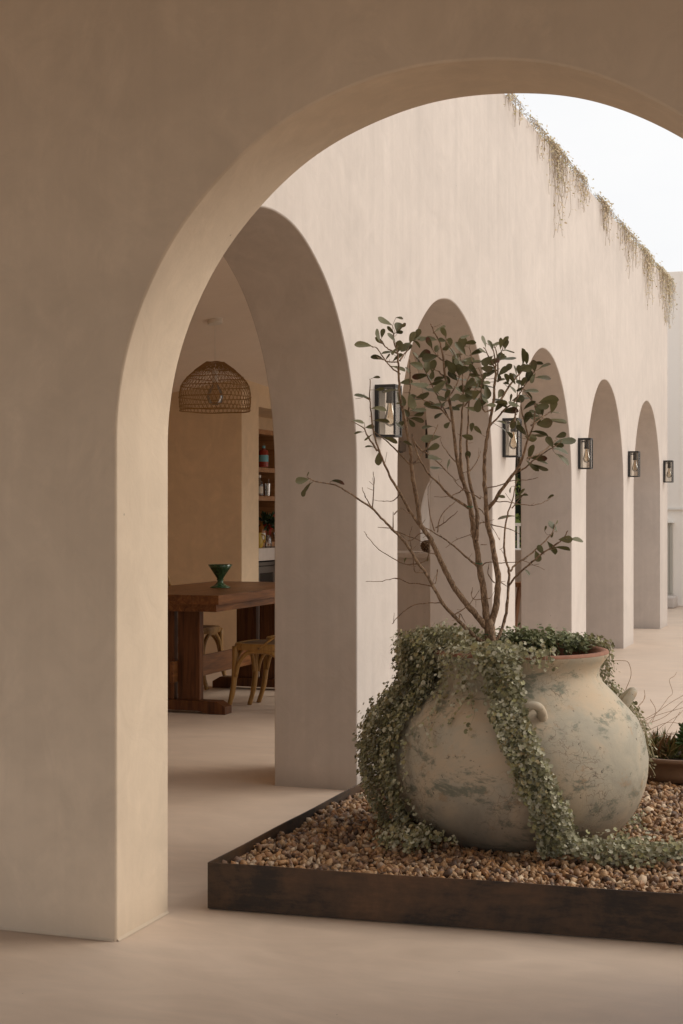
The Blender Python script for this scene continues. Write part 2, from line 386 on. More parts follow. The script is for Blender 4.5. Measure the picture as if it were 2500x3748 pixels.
def wood(name, c0, c1, c2, rough, scale=(2, 26, 26), spec=.4):
    m, N, L, B = mat(name)
    v = coords(N, L, scale)
    n = nd(N, 'ShaderNodeTexNoise', Scale=1.0, Detail=6.0, Roughness=.6, Distortion=1.4); L.new(v, n.inputs['Vector'])
    r = ramp(N, [(.3, c0), (.5, c1), (.72, c2)]); L.new(n.outputs['Fac'], r.inputs['Fac'])
    L.new(r.outputs['Color'], B.inputs['Base Color']); B.inputs['Roughness'].default_value = rough; B.inputs['Specular IOR Level'].default_value = spec
    bump(N, L, B, n.outputs['Fac'], .12, .002); return m
M_TABLE = wood('dark_table_wood', (.07, .024, .008), (.16, .06, .018), (.25, .105, .033), .38, (26, 2, 26), .4)
M_TABLEV = wood('dark_post_wood', (.045, .015, .006), (.105, .037, .012), (.17, .065, .022), .45, (26, 26, 2), .35)
M_CHAIR = wood('honey_wood', (.19, .095, .022), (.30, .16, .042), (.38, .22, .07), .42, (22, 22, 3), .45)
M_CANE = plain('cane_seat', (.13, .075, .035), .8, var=.5, scale=140)
M_SHELF = wood('shelf_wood', (.22, .10, .04), (.36, .18, .075), (.46, .26, .12), .5)
M_SLAT = wood('shelf_back_wood', (.05, .022, .011), (.085, .036, .016), (.13, .058, .025), .5, (26, 26, 2))
M_STOOL = wood('stool_wood', (.13, .055, .02), (.22, .10, .04), (.30, .15, .065), .45, (26, 26, 3))
M_RATTAN = plain('rattan', (.30, .17, .06), .65, var=.35, scale=40)
M_BLACK = plain('black_metal', (.018, .017, .017), .5, .0, .5, var=.3, scale=50)
M_SOCK = plain('dark_socket', (.03, .027, .025), .45)
M_PLATE = plain('grey_backplate', (.42, .37, .32), .5)
M_STEEL = plain('brushed_steel', (.36, .35, .34), .35, .9)
M_DARKGLASS = plain('dark_glass', (.012, .013, .014), .08)
M_WPLASTIC = plain('white_plastic', (.72, .68, .62), .5)
M_RAIL = plain('white_paint', (.80, .77, .72), .5)
M_GREY = plain('grey_canvas', (.11, .11, .115), .9)
M_TIE = plain('green_tie', (.02, .12, .05), .5)
M_RED = plain('red_flower', (.42, .025, .02), .6, var=.3, scale=80)
M_FGREEN = plain('bouquet_green', (.03, .055, .02), .55)
M_LIQ = plain('red_liquor', (.26, .03, .015), .12)
M_LABELB = plain('blue_label', (.16, .42, .50), .6)
M_LABELW = plain('cream_label', (.62, .58, .50), .7)
M_AMBER = plain('amber_liquor', (.28, .11, .02), .12)
M_YELLOW = plain('yellow_glaze', (.48, .33, .05), .35)
M_CORK = plain('cork_cap', (.42, .28, .16), .8)
M_FIL = plain('filament', (.75, .42, .12), .5)

def thin_glass(name, tint=(1, 1, 1), refl=.9, base=.04):
    m, N, L, B = mat(name); N.remove(B)
    t = nd(N, 'ShaderNodeBsdfTransparent'); t.inputs['Color'].default_value = (*tint, 1)
    gl = nd(N, 'ShaderNodeBsdfGlossy'); gl.inputs['Roughness'].default_value = .02
    gl.inputs['Color'].default_value = (refl, refl, refl, 1)
    fr = nd(N, 'ShaderNodeFresnel', IOR=1.5); mul = nd(N, 'ShaderNodeMath', operation='MULTIPLY_ADD'); mul.inputs[1].default_value = .9; mul.inputs[2].default_value = base * .3
    L.new(fr.outputs[0], mul.inputs[0])
    mx_ = nd(N, 'ShaderNodeMixShader'); L.new(mul.outputs[0], mx_.inputs[0]); L.new(t.outputs[0], mx_.inputs[1]); L.new(gl.outputs[0], mx_.inputs[2])
    L.new(mx_.outputs[0], N['Material Output'].inputs['Surface']); return m
M_PANE = thin_glass('lantern_glass', (.96, .95, .93))
M_BULB = thin_glass('bulb_glass', (.93, .88, .80), .35, .15)
M_CLEAR = thin_glass('clear_glass', (.86, .87, .86), .9, .4)
def green_glass():
    m, N, L, B = mat('green_glass')
    n = nd(N, 'ShaderNodeTexNoise', Scale=14.0, Detail=4.0, Distortion=1.0); L.new(coords(N, L, (3, 3, 1)), n.inputs['Vector'])
    r = ramp(N, [(.3, (.03, .08, .035)), (.6, (.07, .15, .07)), (.8, (.18, .26, .14))]); L.new(n.outputs['Fac'], r.inputs['Fac'])
    L.new(r.outputs['Color'], B.inputs['Base Color']); B.inputs['Roughness'].default_value = .12
    B.inputs['Transmission Weight'].default_value = .35; return m
M_GREENGLASS = green_glass()

# ------------------------------------------------------------------ the large structure
def arch_wall(name, x0, x1, thick, top, arches, mt, origin, rz, seg=48, bevel=.005):
    """wall along local x from x0 to x1, local y 0..thick, with arched openings (centre, radius, spring height, sill)"""
    bm = bmesh.new(); fr, bk = {}, {}
    def vert(d, x, y, z):
        k = (round(x, 5), round(z, 5))
        if k not in d: d[k] = bm.verts.new((x, y, z))
        return d[k]
    def face(poly):
        a = [vert(fr, x, 0, z) for x, z in poly]; b = [vert(bk, x, thick, z) for x, z in poly]
        bm.faces.new(a); bm.faces.new(b[::-1])
    def side(x_a, z_a, x_b, z_b):
        bm.faces.new([vert(fr, x_a, 0, z_a), vert(bk, x_a, thick, z_a), vert(bk, x_b, thick, z_b), vert(fr, x_b, 0, z_b)])
    arches = sorted(arches); xs = x0
    for (c, R, sp, sill) in arches:
        # pier before the arch
        poly = [(xs, 0)]
        if sill > 0: poly += [(c - R, 0), (c - R, sill), (c - R, sp), (c - R, top)]
        else: poly += [(c - R, 0), (c - R, sp), (c - R, top)]
        poly += [(xs, top)]
        if xs > x0:
            poly += [(xs, psp)]
            if psill > 0: poly += [(xs, psill)]
        face(poly)
        bm.faces.new([vert(fr, xs, 0, top), vert(fr, c - R, 0, top), vert(bk, c - R, thick, top), vert(bk, xs, thick, top)])
        arc = []
        for k in range(seg + 1):
            a = math.pi - math.pi * k / seg
            w = 1 + .0022 * math.sin(math.pi * k / seg) * (math.sin(k / seg * 21 + c * 5) + .5 * math.sin(k / seg * 47 + c))
            arc.append((c + R * math.cos(a) * (w if 0 < k < seg else 1), sp + R * math.sin(a) * w if 0 < k < seg else sp))
        for (xa, za), (xb, zb) in zip(arc, arc[1:]):
            face([(xa, za), (xb, zb), (xb, top), (xa, top)]); side(xa, za, xb, zb)
            bm.faces.new([vert(fr, xa, 0, top), vert(fr, xb, 0, top), vert(bk, xb, thick, top), vert(bk, xa, thick, top)])
        side(c - R, sill, c - R, sp); side(c + R, sp, c + R, sill)
        if sill > 0:
            face([(c - R, 0), (c + R, 0), (c + R, sill), (c - R, sill)]); side(c + R, sill, c - R, sill)
        xs, psp, psill = c + R, sp, sill
    poly = [(xs, 0), (x1, 0), (x1, top), (xs, top)]
    if arches:
        poly += [(xs, psp)]
        if psill > 0: poly += [(xs, psill)]
    face(poly)
    bm.faces.new([vert(fr, xs, 0, top), vert(fr, x1, 0, top), vert(bk, x1, thick, top), vert(bk, xs, thick, top)])
    side(x0, top, x0, 0); side(x1, 0, x1, top)
    bmesh.ops.recalc_face_normals(bm, faces=bm.faces)
    me = bpy.data.meshes.new(name); bm.to_mesh(me); bm.free()
    o = finish(name, me, mt, None, 30, bevel, origin, 2); o.rotation_euler = (0, 0, rz)
    return o

# floor: one sheet
b = MB(); S = 300
b.add([(-S, -S, 0), (S, -S, 0), (S, S, 0), (-S, S, 0)], [(0, 1, 2, 3)])
struct(b.build('floor', M_FLOOR))

FX0 = -6.6
# front wall (local x = world X, thickness towards +Y)
fw = arch_wall('arch_wall', FX0, 6.0, .36, 4.09, [(-1.12, 1.055, 1.525, 0), (1.60, 1.055, 1.525, 0)], M_PORCH_SHADE, (0, 4.091, 0), 0, 180, .007)  # second arch is out of view, added to light the near floor
tag(fw, 'shaded plaster wall in the foreground with the large arch framing the view', 'wall')
# small plaster cove at the foot of the near pier
cv = MB()
def cove(p0, p1, nx, ny, w=.016):
    a, b_ = Vector(p0), Vector(p1); n = Vector((nx, ny, 0)); t = (b_ - a).normalized()
    sec = [(0, w * 1.1), (w * .28, w * .5), (w * .62, w * .2), (w, .0)]
    vs_ = []
    for q in (a, b_):
        for (o_, z) in sec: vs_.append(q + n * o_ + UP * (z + .001))
    n_ = len(sec)
    cv.add(vs_, [(i, i + 1, n_ + i + 1, n_ + i) for i in range(n_ - 1)])
# arcade wall: local x = world Y ; local y = world -X  (rotation +90 about z)
ARC = [(4.67 + 1.02 + 2.6835 * k, 1.02, 1.518, 0) for k in range(5)]
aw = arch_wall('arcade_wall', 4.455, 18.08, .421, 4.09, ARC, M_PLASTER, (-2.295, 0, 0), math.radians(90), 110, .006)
tag(aw, 'long pale plaster wall with five tall arches running away along the courtyard', 'wall')

# dining room shell
def ceil_z(x, y): return 2.517 + .164 * (x + 5.27) - .045 * (y - 12.25)
c = MB()
cx0, cx1, cy0, cy1 = -6.6, -2.715, 4.45, 16.3
cor = [(cx0, cy0), (cx1, cy0), (cx1, cy1), (cx0, cy1)]
c.add([(x, y, ceil_z(x, y)) for x, y in cor] + [(x, y, ceil_z(x, y) + .25) for x, y in cor],
      [(0, 1, 2, 3), (7, 6, 5, 4), (0, 4, 5, 1), (1, 5, 6, 2), (2, 6, 7, 3), (3, 7, 4, 0)])
struct(c.build('dining_ceiling', M_CEIL))
w = MB().box((-6.85, 4.46, 0), (-6.6, 16.3, 3.6)); tag(w.build('side_wall', M_PLASTER_SHADE), 'plain plaster side wall closing the dining room on the left', 'wall')
# partition with bar niche
w = MB()
NY0, NY1, NX = 12.64, 14.7, -5.80
w.box((-6.6, 12.25, 0), (-5.27, NY0, 3.2))
w.box((-6.6, NY1, 0), (-5.27, 15.8, 3.2))
w.box((-6.6, NY0, 2.29), (-5.27, NY1, 3.2))
w.box((-6.6, NY0, 0), (NX, NY1, 2.29))
tag(w.build('partition_wall', M_PLASTER_SHADE, bevel=0), 'plaster partition behind the table with a recessed bar shelf niche', 'wall')
w = MB().box((NX + .002, NY0 + .002, .885), (-5.268, NY1 - .002, 1.0))
tag(w.build('bar_shelf_slab', M_PLASTER, bevel=.004), 'pale plaster counter slab inside the bar niche above the wine fridge', 'counter')
# end wall with arched window
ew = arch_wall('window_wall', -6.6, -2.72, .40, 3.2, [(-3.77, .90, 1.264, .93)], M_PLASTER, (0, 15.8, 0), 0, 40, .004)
tag(ew, 'far interior plaster wall with an arched window opening seen through the second arch', 'wall')
# bar counter
b = thing('bar_counter', 'low plaster bar counter seen below the pineapple through the second arch', 'counter', (-4.3, 13.3, 0))
MB().box((-.96, -.1, 0), (.98, .55, .91)).build('counter_base', M_PLASTER, b, bevel=.005)
MB().box((-.965, -.16, .912), (1.0, .6, .96)).build('counter_top', M_PLASTER, b, bevel=.006)

# covered terrace around the camera; unseen ceiling boards darkened to dim the wall top
PORCH_Z = 2.98
struct(MB().box((-6.6, -2.2, PORCH_Z), (6.2, 4.088, PORCH_Z + .3)).build('porch_ceiling', wood('dimming_boards', (.17, .11, .06), (.24, .155, .09), (.30, .20, .12), .6)))
# far courtyard wall and its fittings
w = thing('far_wall', 'tall white wall closing the far end of the courtyard', 'wall', (0, 21.9, 0))
MB().box((-3.4, 0, 0), (9.0, .3, 4.8)).build('wall_face', M_WHITE, w, bevel=.01)
MB().box((-3.4, -.035, 1.385), (9.0, -.002, 1.412)).build('ledge_strip', M_RAIL, w)
for i in range(9):
    MB().box((-3.2 + i * .30, -.006, 1.42), (-3.192 + i * .30, .0, 4.78)).build('board_seam', M_WHITE, w)
lv = thing('ribbed_panel', 'grey ribbed metal panel low on the far wall beside the last arch', 'panel', (-2.86, 21.8, .17))
MB().box((-.16, 0, 0), (.16, .098, 1.02)).build('panel_body', plain('panel_grey', (.47, .44, .38), .6), lv, bevel=.004)
for i in range(9): MB().box((-.145 + i * .034, -.012, .02), (-.125 + i * .034, -.001, .99)).build('rib', bpy.data.materials['panel_grey'], lv)
MB().box((-.18, -.05, 1.022), (.18, .098, 1.045)).build('cap', M_RAIL, lv, bevel=.003)
MB().add([(-.16, -.01, -.001), (.17, -.16, -.04), (.17, -.16, -.03), (-.16, -.01, .012), (.17, .05, -.001), (.17, .05, .012)], [(0, 1, 2, 3), (1, 4, 5, 2), (0, 4, 1), (3, 2, 5)]).build('drip_flap', M_PLATE, lv)
st = MB().box((-3.2, 21.35, 0), (-2.62, 21.79, .16)).build('step_block', M_PLASTER, bevel=.02)
tag(st, 'low plaster step block at the foot of the ribbed panel', 'step')

# terrace behind the arched window
pw = thing('parapet', 'low plaster parapet with white cap and railing beyond the third arch', 'parapet', (-4.6, 17.5, 0))
MB().box((-2.0, 0, 0), (1.86, .2, .79)).build('parapet_wall', M_PLASTER, pw)
MB().box((-2.02, -.04, .792), (1.87, .24, .905)).build('parapet_cap', M_RAIL, pw, bevel=.006)
MB().box((-2.0, .08, 1.175), (1.86, .115, 1.21)).build('handrail', M_RAIL, pw)
for i in range(26):
    MB().box((-1.95 + i * .15, .088, .906), (-1.927 + i * .15, .108, 1.174)).build('baluster', M_RAIL, pw)
w = MB().box((-9.3, 20, 0), (-9.0, 46, 5.5)).build('neighbour_wall', M_WHITE)
tag(w, 'bright white wall outside, glimpsed through the arched window', 'wall')

# ------------------------------------------------------------------ leaf cloud builder
def make_leaves(name, C, Nn, T, size, tmpl, faces, mt, parent, offset=(0, 0, 0)):
    """C centres, Nn normals, T tangents (arrays n x 3), size n ; template verts m x 3 (x along T, y across, z along normal)"""
    C = np.asarray(C, float) - np.asarray(offset, float); n = len(C)
    Nn = np.asarray(Nn, float); T = np.asarray(T, float)
    Nn /= np.linalg.norm(Nn, axis=1, keepdims=True) + 1e-9
    T = T - Nn * np.sum(T * Nn, axis=1, keepdims=True); T /= np.linalg.norm(T, axis=1, keepdims=True) + 1e-9
    Bn = np.cross(Nn, T)
    tm = np.asarray(tmpl, float); m = len(tm)
    V = C[:, None, :] + size[:, None, None] * (tm[None, :, 0, None] * T[:, None, :] + tm[None, :, 1, None] * Bn[:, None, :] + tm[None, :, 2, None] * Nn[:, None, :])
    V = V.reshape(-1, 3)
    F = np.asarray(faces, int); k = F.shape[1]
    Fi = (np.arange(n)[:, None, None] * m + F[None]).reshape(-1)
    me = bpy.data.meshes.new(name)
    me.vertices.add(len(V)); me.vertices.foreach_set('co', V.ravel())
    nf = n * len(F)
    me.loops.add(nf * k); me.loops.foreach_set('vertex_index', Fi)
    me.polygons.add(nf); me.polygons.foreach_set('loop_start', np.arange(nf) * k)
    me.update(calc_edges=True); me.validate()
    return stuff(finish(name, me, mt, parent, 180))
# kidney leaf, notch at the stalk (origin), slightly cupped
_a = [math.radians(x) for x in (-150, -95, -50, 0, 50, 95, 150)]
KID = [(.35, 0, -.06)] + [(.5 + .55 * math.cos(a) * (1.0 if abs(a) < 2 else 1.15), .62 * math.sin(a), .10 + .05 * math.sin(3 * a)) for a in _a]
KIDF = [(0, i, i + 1) for i in range(1, 7)]
OVA = [(0, 0, 0), (.35, .26, .05), (.75, .22, .03), (1, 0, -.06), (.75, -.22, .03), (.35, -.26, .05), (.5, 0, -.03)]
OVAF = [(6, i, (i + 1) % 6) for i in range(6)]
def rv(n, s=1.0): return RNG.normal(0, s, (n, 3))

# hedge beyond the window
hg = thing('clipped_hedge', 'dense green hedge growing beyond the white railing through the third arch', 'hedge', (-4.55, 20.0, 0))
n = 5200
hc = np.stack([RNG.uniform(-1.0, .9, n), RNG.uniform(-.5, -.1, n) + .12 * np.sin(RNG.uniform(0, 6, n)), RNG.uniform(.1, 3.4, n)], 1)
make_leaves('foliage', hc, rv(n, .6) + np.array([.2, -.9, .6]), rv(n), RNG.uniform(.05, .10, n), OVA, OVAF, M_HEDGE, hg)
MB().tube([(-.5, 0, 0), (-.5, 0, 3.0)], .05).tube([(.4, 0, 0), (.4, 0, 3.0)], .05).build('trunk', M_BARK, hg)
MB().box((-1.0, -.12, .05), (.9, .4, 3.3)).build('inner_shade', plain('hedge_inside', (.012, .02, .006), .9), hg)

# closed parasol outside
pr = thing('garden_parasol', 'closed grey parasol outside, glimpsed through the arched window', 'parasol', P(1577, 2000, 19.2).xy.to_3d())
MB().lathe([(.015, 1.47), (.05, 1.40), (.09, 1.25), (.125, 1.08), (.10, .98), (.02, .95)], 10, wob=.12).build('canopy', M_GREY, pr, 40)
MB().tube([(0, 0, .05), (0, 0, 1.52)], .018).build('pole', M_RAIL, pr)
MB().lathe([(.0, 0), (.22, 0), (.22, .05), (.03, .07), (0, .07)], 20).build('base', M_GREY, pr, 40)

# ------------------------------------------------------------------ wall lanterns
def make_lantern(label, loc, rz):
    t = thing('wall_lantern', label, 'lantern', loc, rz, 'black wall lanterns on the arcade piers')
    D, W, Hh = .105, .056, .255        # projects along local +x, half width W along y, origin at bottom centre on the wall
    MB().box((.0005, -W, 0), (.019, W, Hh)).build('wall_frame', M_BLACK, t, bevel=.0012)
    MB().box((.0195, -W + .012, .014), (.022, W - .012, Hh - .016)).build('backplate', M_PLATE, t)
    k = .0095
    fr = MB()
    for y in (-W, W - k): fr.box((D - k, y, k + .001), (D, y + k, Hh - .0145))
    for y in (-W, W - k):
        fr.box((.0192, y, 0), (D, y + k, k)); fr.box((.0192, y, Hh - .014), (D, y + k, Hh))
    fr.box((D - k, -W + k, 0), (D, W - k, k)); fr.box((D - k, -W + k, Hh - .014), (D, W - k, Hh))
    fr.build('cage', M_BLACK, t, bevel=.0008)
    MB().box((.0195, -W + k, Hh - .008), (D - k, W - k, Hh - .005)).build('top_plate', M_BLACK, t)
    g = .0015
    MB().box((.0195, -W + .003, k), (D - k, -W + .003 + g, Hh - .014)).build('pane', M_PANE, t)
    MB().box((.0195, W - .003 - g, k), (D - k, W - .003, Hh - .014)).build('pane', M_PANE, t)
    MB().box((D - .005, -W + k, k), (D - .005 + g, W - k, Hh - .014)).build('pane', M_PANE, t)
    cxl = .062
    MB().box((.0225, -.012, Hh - .034), (cxl - .01, .012, Hh - .022)).build('bracket', M_SOCK, t)
    MB().lathe([(.0, Hh - .018), (.019, Hh - .018), (.0195, Hh - .07), (.021, Hh - .078), (.021, Hh - .088), (0, Hh - .088)], 18, (cxl, 0)).build('lamp_socket', M_SOCK, t, 40)
    zb = Hh - .0885
    bu = MB().lathe([(.0135, zb), (.0145, zb - .012), (.018, zb - .035), (.026, zb - .062), (.030, zb - .078), (.0285, zb - .093), (.019, zb - .107), (.004, zb - .1145), (0, zb - .115)], 18, (cxl, 0)).build('bulb', M_BULB, t, 180)
    f = MB()
    for i in range(6):
        a = i * math.pi / 3; r0, r1 = .006, .012
        f.tube([(cxl + r0 * math.cos(a), r0 * math.sin(a), zb - .030), (cxl + r1 * math.cos(a), r1 * math.sin(a), zb - .075)], .0007, 4)
    f.tube([(cxl, 0, zb), (cxl, 0, zb - .03)], .0025, 6)
    f.build('filament', M_FIL, bu)
    return t
PY = [6.71 + .322 + 2.6835 * k for k in range(5)]
LZ = 1.685
lan = make_lantern('black glass wall lantern on the nearest pier, left of the tree behind its leaves', (-2.295, PY[0], LZ), 0)
for k, lab in ((1, 'black glass wall lantern on the second pier, half hidden behind the right branches'),
               (2, 'black glass wall lantern on the third pier, just right of the tree'),
               (3, 'black glass wall lantern on the fourth pier, between the last two arches'),
               (4, 'smallest black glass wall lantern on the last pier near the far wall')):
    copy_tree(lan, (-2.295, PY[k] - (.02 if k == 4 else 0), LZ), 0, lab)
copy_tree(lan, (-2.716, PY[1], LZ), math.pi, 'black lantern on the inner side of the second pier, seen through the second arch')
copy_tree(lan, (-2.716, PY[2], LZ), math.pi, 'black lantern on the inner side of the third pier, seen against the hedge')

# ------------------------------------------------------------------ planter
PLX0, PLX1, PLY0, PLY1, PLH = -2.07, 1.1, 4.527, 7.42, .155
def pl_front(x): return PLY0 + (x - PLX0) * .067
pl = thing('steel_planter', 'low rusted dark steel planter bed holding the gravel and clay pot', 'planter', (PLX0, PLY0, 0))
th = .006
def panel(a, b_, nm):
    a, b_ = Vector((a[0], a[1], 0)), Vector((b_[0], b_[1], 0)); t = (b_ - a).normalized(); n_ = Vector((-t.y, t.x, 0)) * th
    o = Vector((PLX0, PLY0, 0))
    q = [a - o, b_ - o, b_ - o + n_, a - o + n_]
    m = 20; vs_, fs = [], []
    for z in (.004, PLH):
        for s_ in (0, 1):
            for i in range(m + 1):
                p = (a + (b_ - a) * (i / m)) - o + n_ * s_
                vs_.append((p.x, p.y, z + (.0012 * math.sin(i * 1.3) if z > .1 else 0)))
    k = m + 1
    for i in range(m):
        fs += [(i, i + 1, 2 * k + i + 1, 2 * k + i), (k + i + 1, k + i, 3 * k + i, 3 * k + i + 1), (2 * k + i, 2 * k + i + 1, 3 * k + i + 1, 3 * k + i), (i + 1, i, k + i, k + i + 1)]
    fs += [(0, 2 * k, 3 * k, k), (m, k + m, 3 * k + m, 2 * k + m)]
    MB().add(vs_, fs).build(nm, M_CORTEN, pl, bevel=.0012)
yr = pl_front(PLX1)
panel((PLX0, PLY0), (PLX1, yr), 'front_panel')
panel((PLX1, yr + th), (PLX1, PLY1), 'side_panel')
panel((PLX1 - th, PLY1), (PLX0, PLY1), 'back_panel')
panel((PLX0, PLY1 - th), (PLX0, PLY0 + th), 'side_panel')

# pot -----------------------------------------------------------------
PC = P(1898, 1887, 5.60); PC.z = 0
PROF = [(.20, .085), (.262, .092), (.30, .105), (.347, .132), (.395, .176), (.436, .232), (.460, .292), (.472, .348), (.475, .411), (.460, .492), (.436, .549), (.395, .598), (.347, .648), (.312, .683), (.297, .708), (.297, .728), (.304, .748), (.320, .770), (.331, .785), (.333, .794)]
PZ = np.array([z for r, z in PROF]); PR = np.array([r for r, z in PROF])
def rs(z): return float(np.interp(z, PZ, PR))
pot = thing('clay_pot', 'large round weathered clay pot with grey green glaze and small lug handles', 'pot', (PC.x, PC.y, 0))
MB().lathe([(0, .084)] + PROF, 72, wob=.004).build('pot_body', M_POT, pot, 180)
MB().lathe([(.333, .7945), (.330, .803), (.318, .806), (.303, .799), (.292, .780), (.280, .75), (.279, .71)], 72, wob=.004).build('rim', M_RIM, pot, 180)
MB().lathe([(.287, .722), (.2, .735), (.1, .74), (0, .742)], 40).build('soil', M_SOIL, pot, 180)
for k in range(4):
    phi = math.radians(-90 + 90 * k)
    out = RGT * math.cos(phi) + FWD * math.sin(phi); tan = RGT * -math.sin(phi) + FWD * math.cos(phi)
    z0 = .600; r0 = rs(z0) - .012
    pts = []
    for i in range(9):
        a = math.pi * i / 8
        pts.append(out * (r0 - .004 + .050 * math.sin(a)) + tan * (-.038 * math.cos(a)) + UP * (z0 - .022 + .068 * math.sin(a) ** .8))
    MB().tube(smooth_pts(pts, 3), [.0145 + .004 * abs(math.cos(math.pi * i / 24)) for i in range(25)], 10).build('lug_handle', M_POT, pot, 60)

# gravel ----------------------------------------------------------------
ico = bmesh.new(); bmesh.ops.create_icosphere(ico, subdivisions=1, radius=1); ICV = np.array([v.co[:] for v in ico.verts]); ICF = np.array([[v.index for v in f.verts] for f in ico.faces]); ico.free()
GZ = .118
def gz(x, y): return GZ + .009 * math.sin(x * 7 + 1) * math.cos(y * 6) + .006 * math.sin(x * 17 + y * 11)
pos = []
sp = .0190
xs = np.arange(PLX0 + .02, .35, sp); ys = np.arange(PLY0 + .015, PLY1 - .015, sp)
for x in xs:
    for y in ys:
        xx, yy = x + random.uniform(-.007, .007), y + random.uniform(-.007, .007)
        if yy < pl_front(xx) + .018: continue
        if math.hypot(xx - PC.x, yy - PC.y) < .27: continue
        if yy > 6.3 and random.random() < .25: continue
        pos.append((xx, yy, gz(xx, yy) + random.uniform(-.009, .009)))
pos = np.array(pos)
n = len(pos)
def rot_mats(n):
    q = RNG.normal(size=(n, 4)); q /= np.linalg.norm(q, axis=1, keepdims=True); w_, x_, y_, z_ = q.T
    return np.stack([np.stack([1 - 2 * (y_**2 + z_**2), 2 * (x_*y_ - z_*w_), 2 * (x_*z_ + y_*w_)], 1), np.stack([2 * (x_*y_ + z_*w_), 1 - 2 * (x_**2 + z_**2), 2 * (y_*z_ - x_*w_)], 1), np.stack([2 * (x_*z_ - y_*w_), 2 * (y_*z_ + x_*w_), 1 - 2 * (x_**2 + y_**2)], 1)], 1)
# nearest stones become single pieces, the rest one mass
dd = (pos[:, 0] * FWD.x + pos[:, 1] * FWD.y); lat = (pos[:, 0] * RGT.x + pos[:, 1] * RGT.y) / dd
ok = (lat > -.235) & (lat < .23) & (np.hypot(pos[:, 0] - PC.x, pos[:, 1] - PC.y) > .33)
order = np.argsort(np.where(ok, dd, 99))
near = set(order[:300].tolist())
rest = np.array([i for i in range(n) if i not in near])
sz = RNG.uniform(.0088, .0182, n); sz = np.where(RNG.random(n) < .12, sz * 1.35, sz)
an = np.stack([RNG.uniform(.85, 1.45, n), RNG.uniform(.55, 1.0, n), RNG.uniform(.38, .8, n)], 1)
jit = 1 + RNG.uniform(-.45, .30, (n, 12, 1))
R3 = rot_mats(n)
Vall = np.einsum('nij,nkj->nki', R3, ICV[None] * jit * an[:, None, :]) * sz[:, None, None]
Vr = (Vall[rest] + pos[rest][:, None, :]).reshape(-1, 3)
Fr = (np.arange(len(rest))[:, None, None] * 12 + ICF[None]).reshape(-1)
me = bpy.data.meshes.new('gravel'); me.vertices.add(len(Vr)); me.vertices.foreach_set('co', Vr.ravel())
nf = len(rest) * 20; me.loops.add(nf * 3); me.loops.foreach_set('vertex_index', Fr); me.polygons.add(nf); me.polygons.foreach_set('loop_start', np.arange(nf) * 3); me.update(calc_edges=True)
grv = stuff(finish('gravel', me, M_GRAVEL)); grv['label'] = 'brown and tan gravel stones filling the steel planter around the pot'; grv['category'] = 'gravel'
proto = []
for k in range(14):
    i = int(order[k]); mm = bpy.data.meshes.new('stone'); mm.from_pydata([tuple(v) for v in (Vall[i] / sz[i])], [], [tuple(f) for f in ICF]); mm.materials.append(M_GRAVEL); proto.append(mm)
for k, i in enumerate(order[:300]):
    o = bpy.data.objects.new('stone', proto[k % 14]); COL.objects.link(o); o.parent = grv
    o.location = tuple(pos[i]); o.scale = (sz[i],) * 3; o.rotation_euler = (random.uniform(-.5, .5), random.uniform(-.5, .5), random.uniform(0, 6.28))
bed = MB().add([(PLX0 + .01, PLY0 + .012, .108), (PLX1 - .01, pl_front(PLX1) + .012, .108), (PLX1 - .01, PLY1 - .01, .108), (PLX0 + .01, PLY1 - .01, .108)], [(0, 1, 2, 3)])
struct(bed.build('gravel_bed', plain('gravel_fines', (.10, .062, .038), .95, var=.5, scale=90)))

# ------------------------------------------------------------------ trailing silver plants
def strand_leaves(strands, spacing, jitter, size, out_bias, skip=0.0):
    """strands: list of (points, outward fn) -> arrays for make_leaves"""
    C, Nn, T = [], [], []
    for pts in strands:
        pts = [Vector(p) for p in pts]
        for a, b_ in zip(pts, pts[1:]):
            L_ = (b_ - a).length; k = max(1, int(round(L_ / spacing)))
            for i in range(k):
                if random.random() < skip: continue
                p = a.lerp(b_, (i + random.random()) / k)
                ax = Vector((p.x - PC.x, p.y - PC.y, 0)); ax = ax.normalized() if ax.length > .02 else UP
                o = out_bias(p, ax)
                p = p + Vector((random.gauss(0, jitter), random.gauss(0, jitter), random.gauss(0, jitter))) + o * abs(random.gauss(0, jitter))
                C.append(p); Nn.append(o + Vector((random.gauss(0, .45), random.gauss(0, .45), random.gauss(0, .45))))
                T.append((b_ - a).normalized() * .4 + Vector((random.gauss(0, 1), random.gauss(0, 1), random.gauss(0, 1))))
    keep = [i for i, p in enumerate(C) if not (p.z < .2 and (p.y < pl_front(p.x) + .022 or p.x < PLX0 + .02))]
    C = [C[i] for i in keep]; Nn = [Nn[i] for i in keep]; T = [T[i] for i in keep]
    n = len(C)
    return np.array([tuple(v) for v in C]), np.array([tuple(v) for v in Nn]), np.array([tuple(v) for v in T]), RNG.uniform(size * .5, size * 1.15, n)
def polar(phi, r, z): return Vector((PC.x, PC.y, 0)) + (RGT * math.cos(phi) + FWD * math.sin(phi)) * r + UP * z
def over_pot(phi0, phi1, off, zend, r_in=.2, bulge=0.0, wig=.02, lift=.02, zin=.80, steps=22):
    """from inside the pot over the rim and down its side"""
    pts = [polar(phi0, r_in, zin + lift * .6), polar(phi0, .30, .81 + lift)]
    rmax = .33 + off
    ph = phi0
    for i in range(steps + 1):
        t = i / steps; z = .79 - (.79 - zend) * t + lift * (1 - t) ** 3
        base = rs(max(z, .09)) if z > .09 else .25
        # drapes over the swelling body, then hangs free
        rmax = max(rmax - .0015, min(base, .475) + off) if z > .41 else max(base + off, rmax - .012)
        ph = phi0 + (phi1 - phi0) * t + wig * math.sin(i * .7 + phi0 * 40) + random.gauss(0, wig * .25)
        pts.append(polar(ph, rmax + bulge * math.sin(math.pi * min(1, t * 1.2)), z))
    return pts
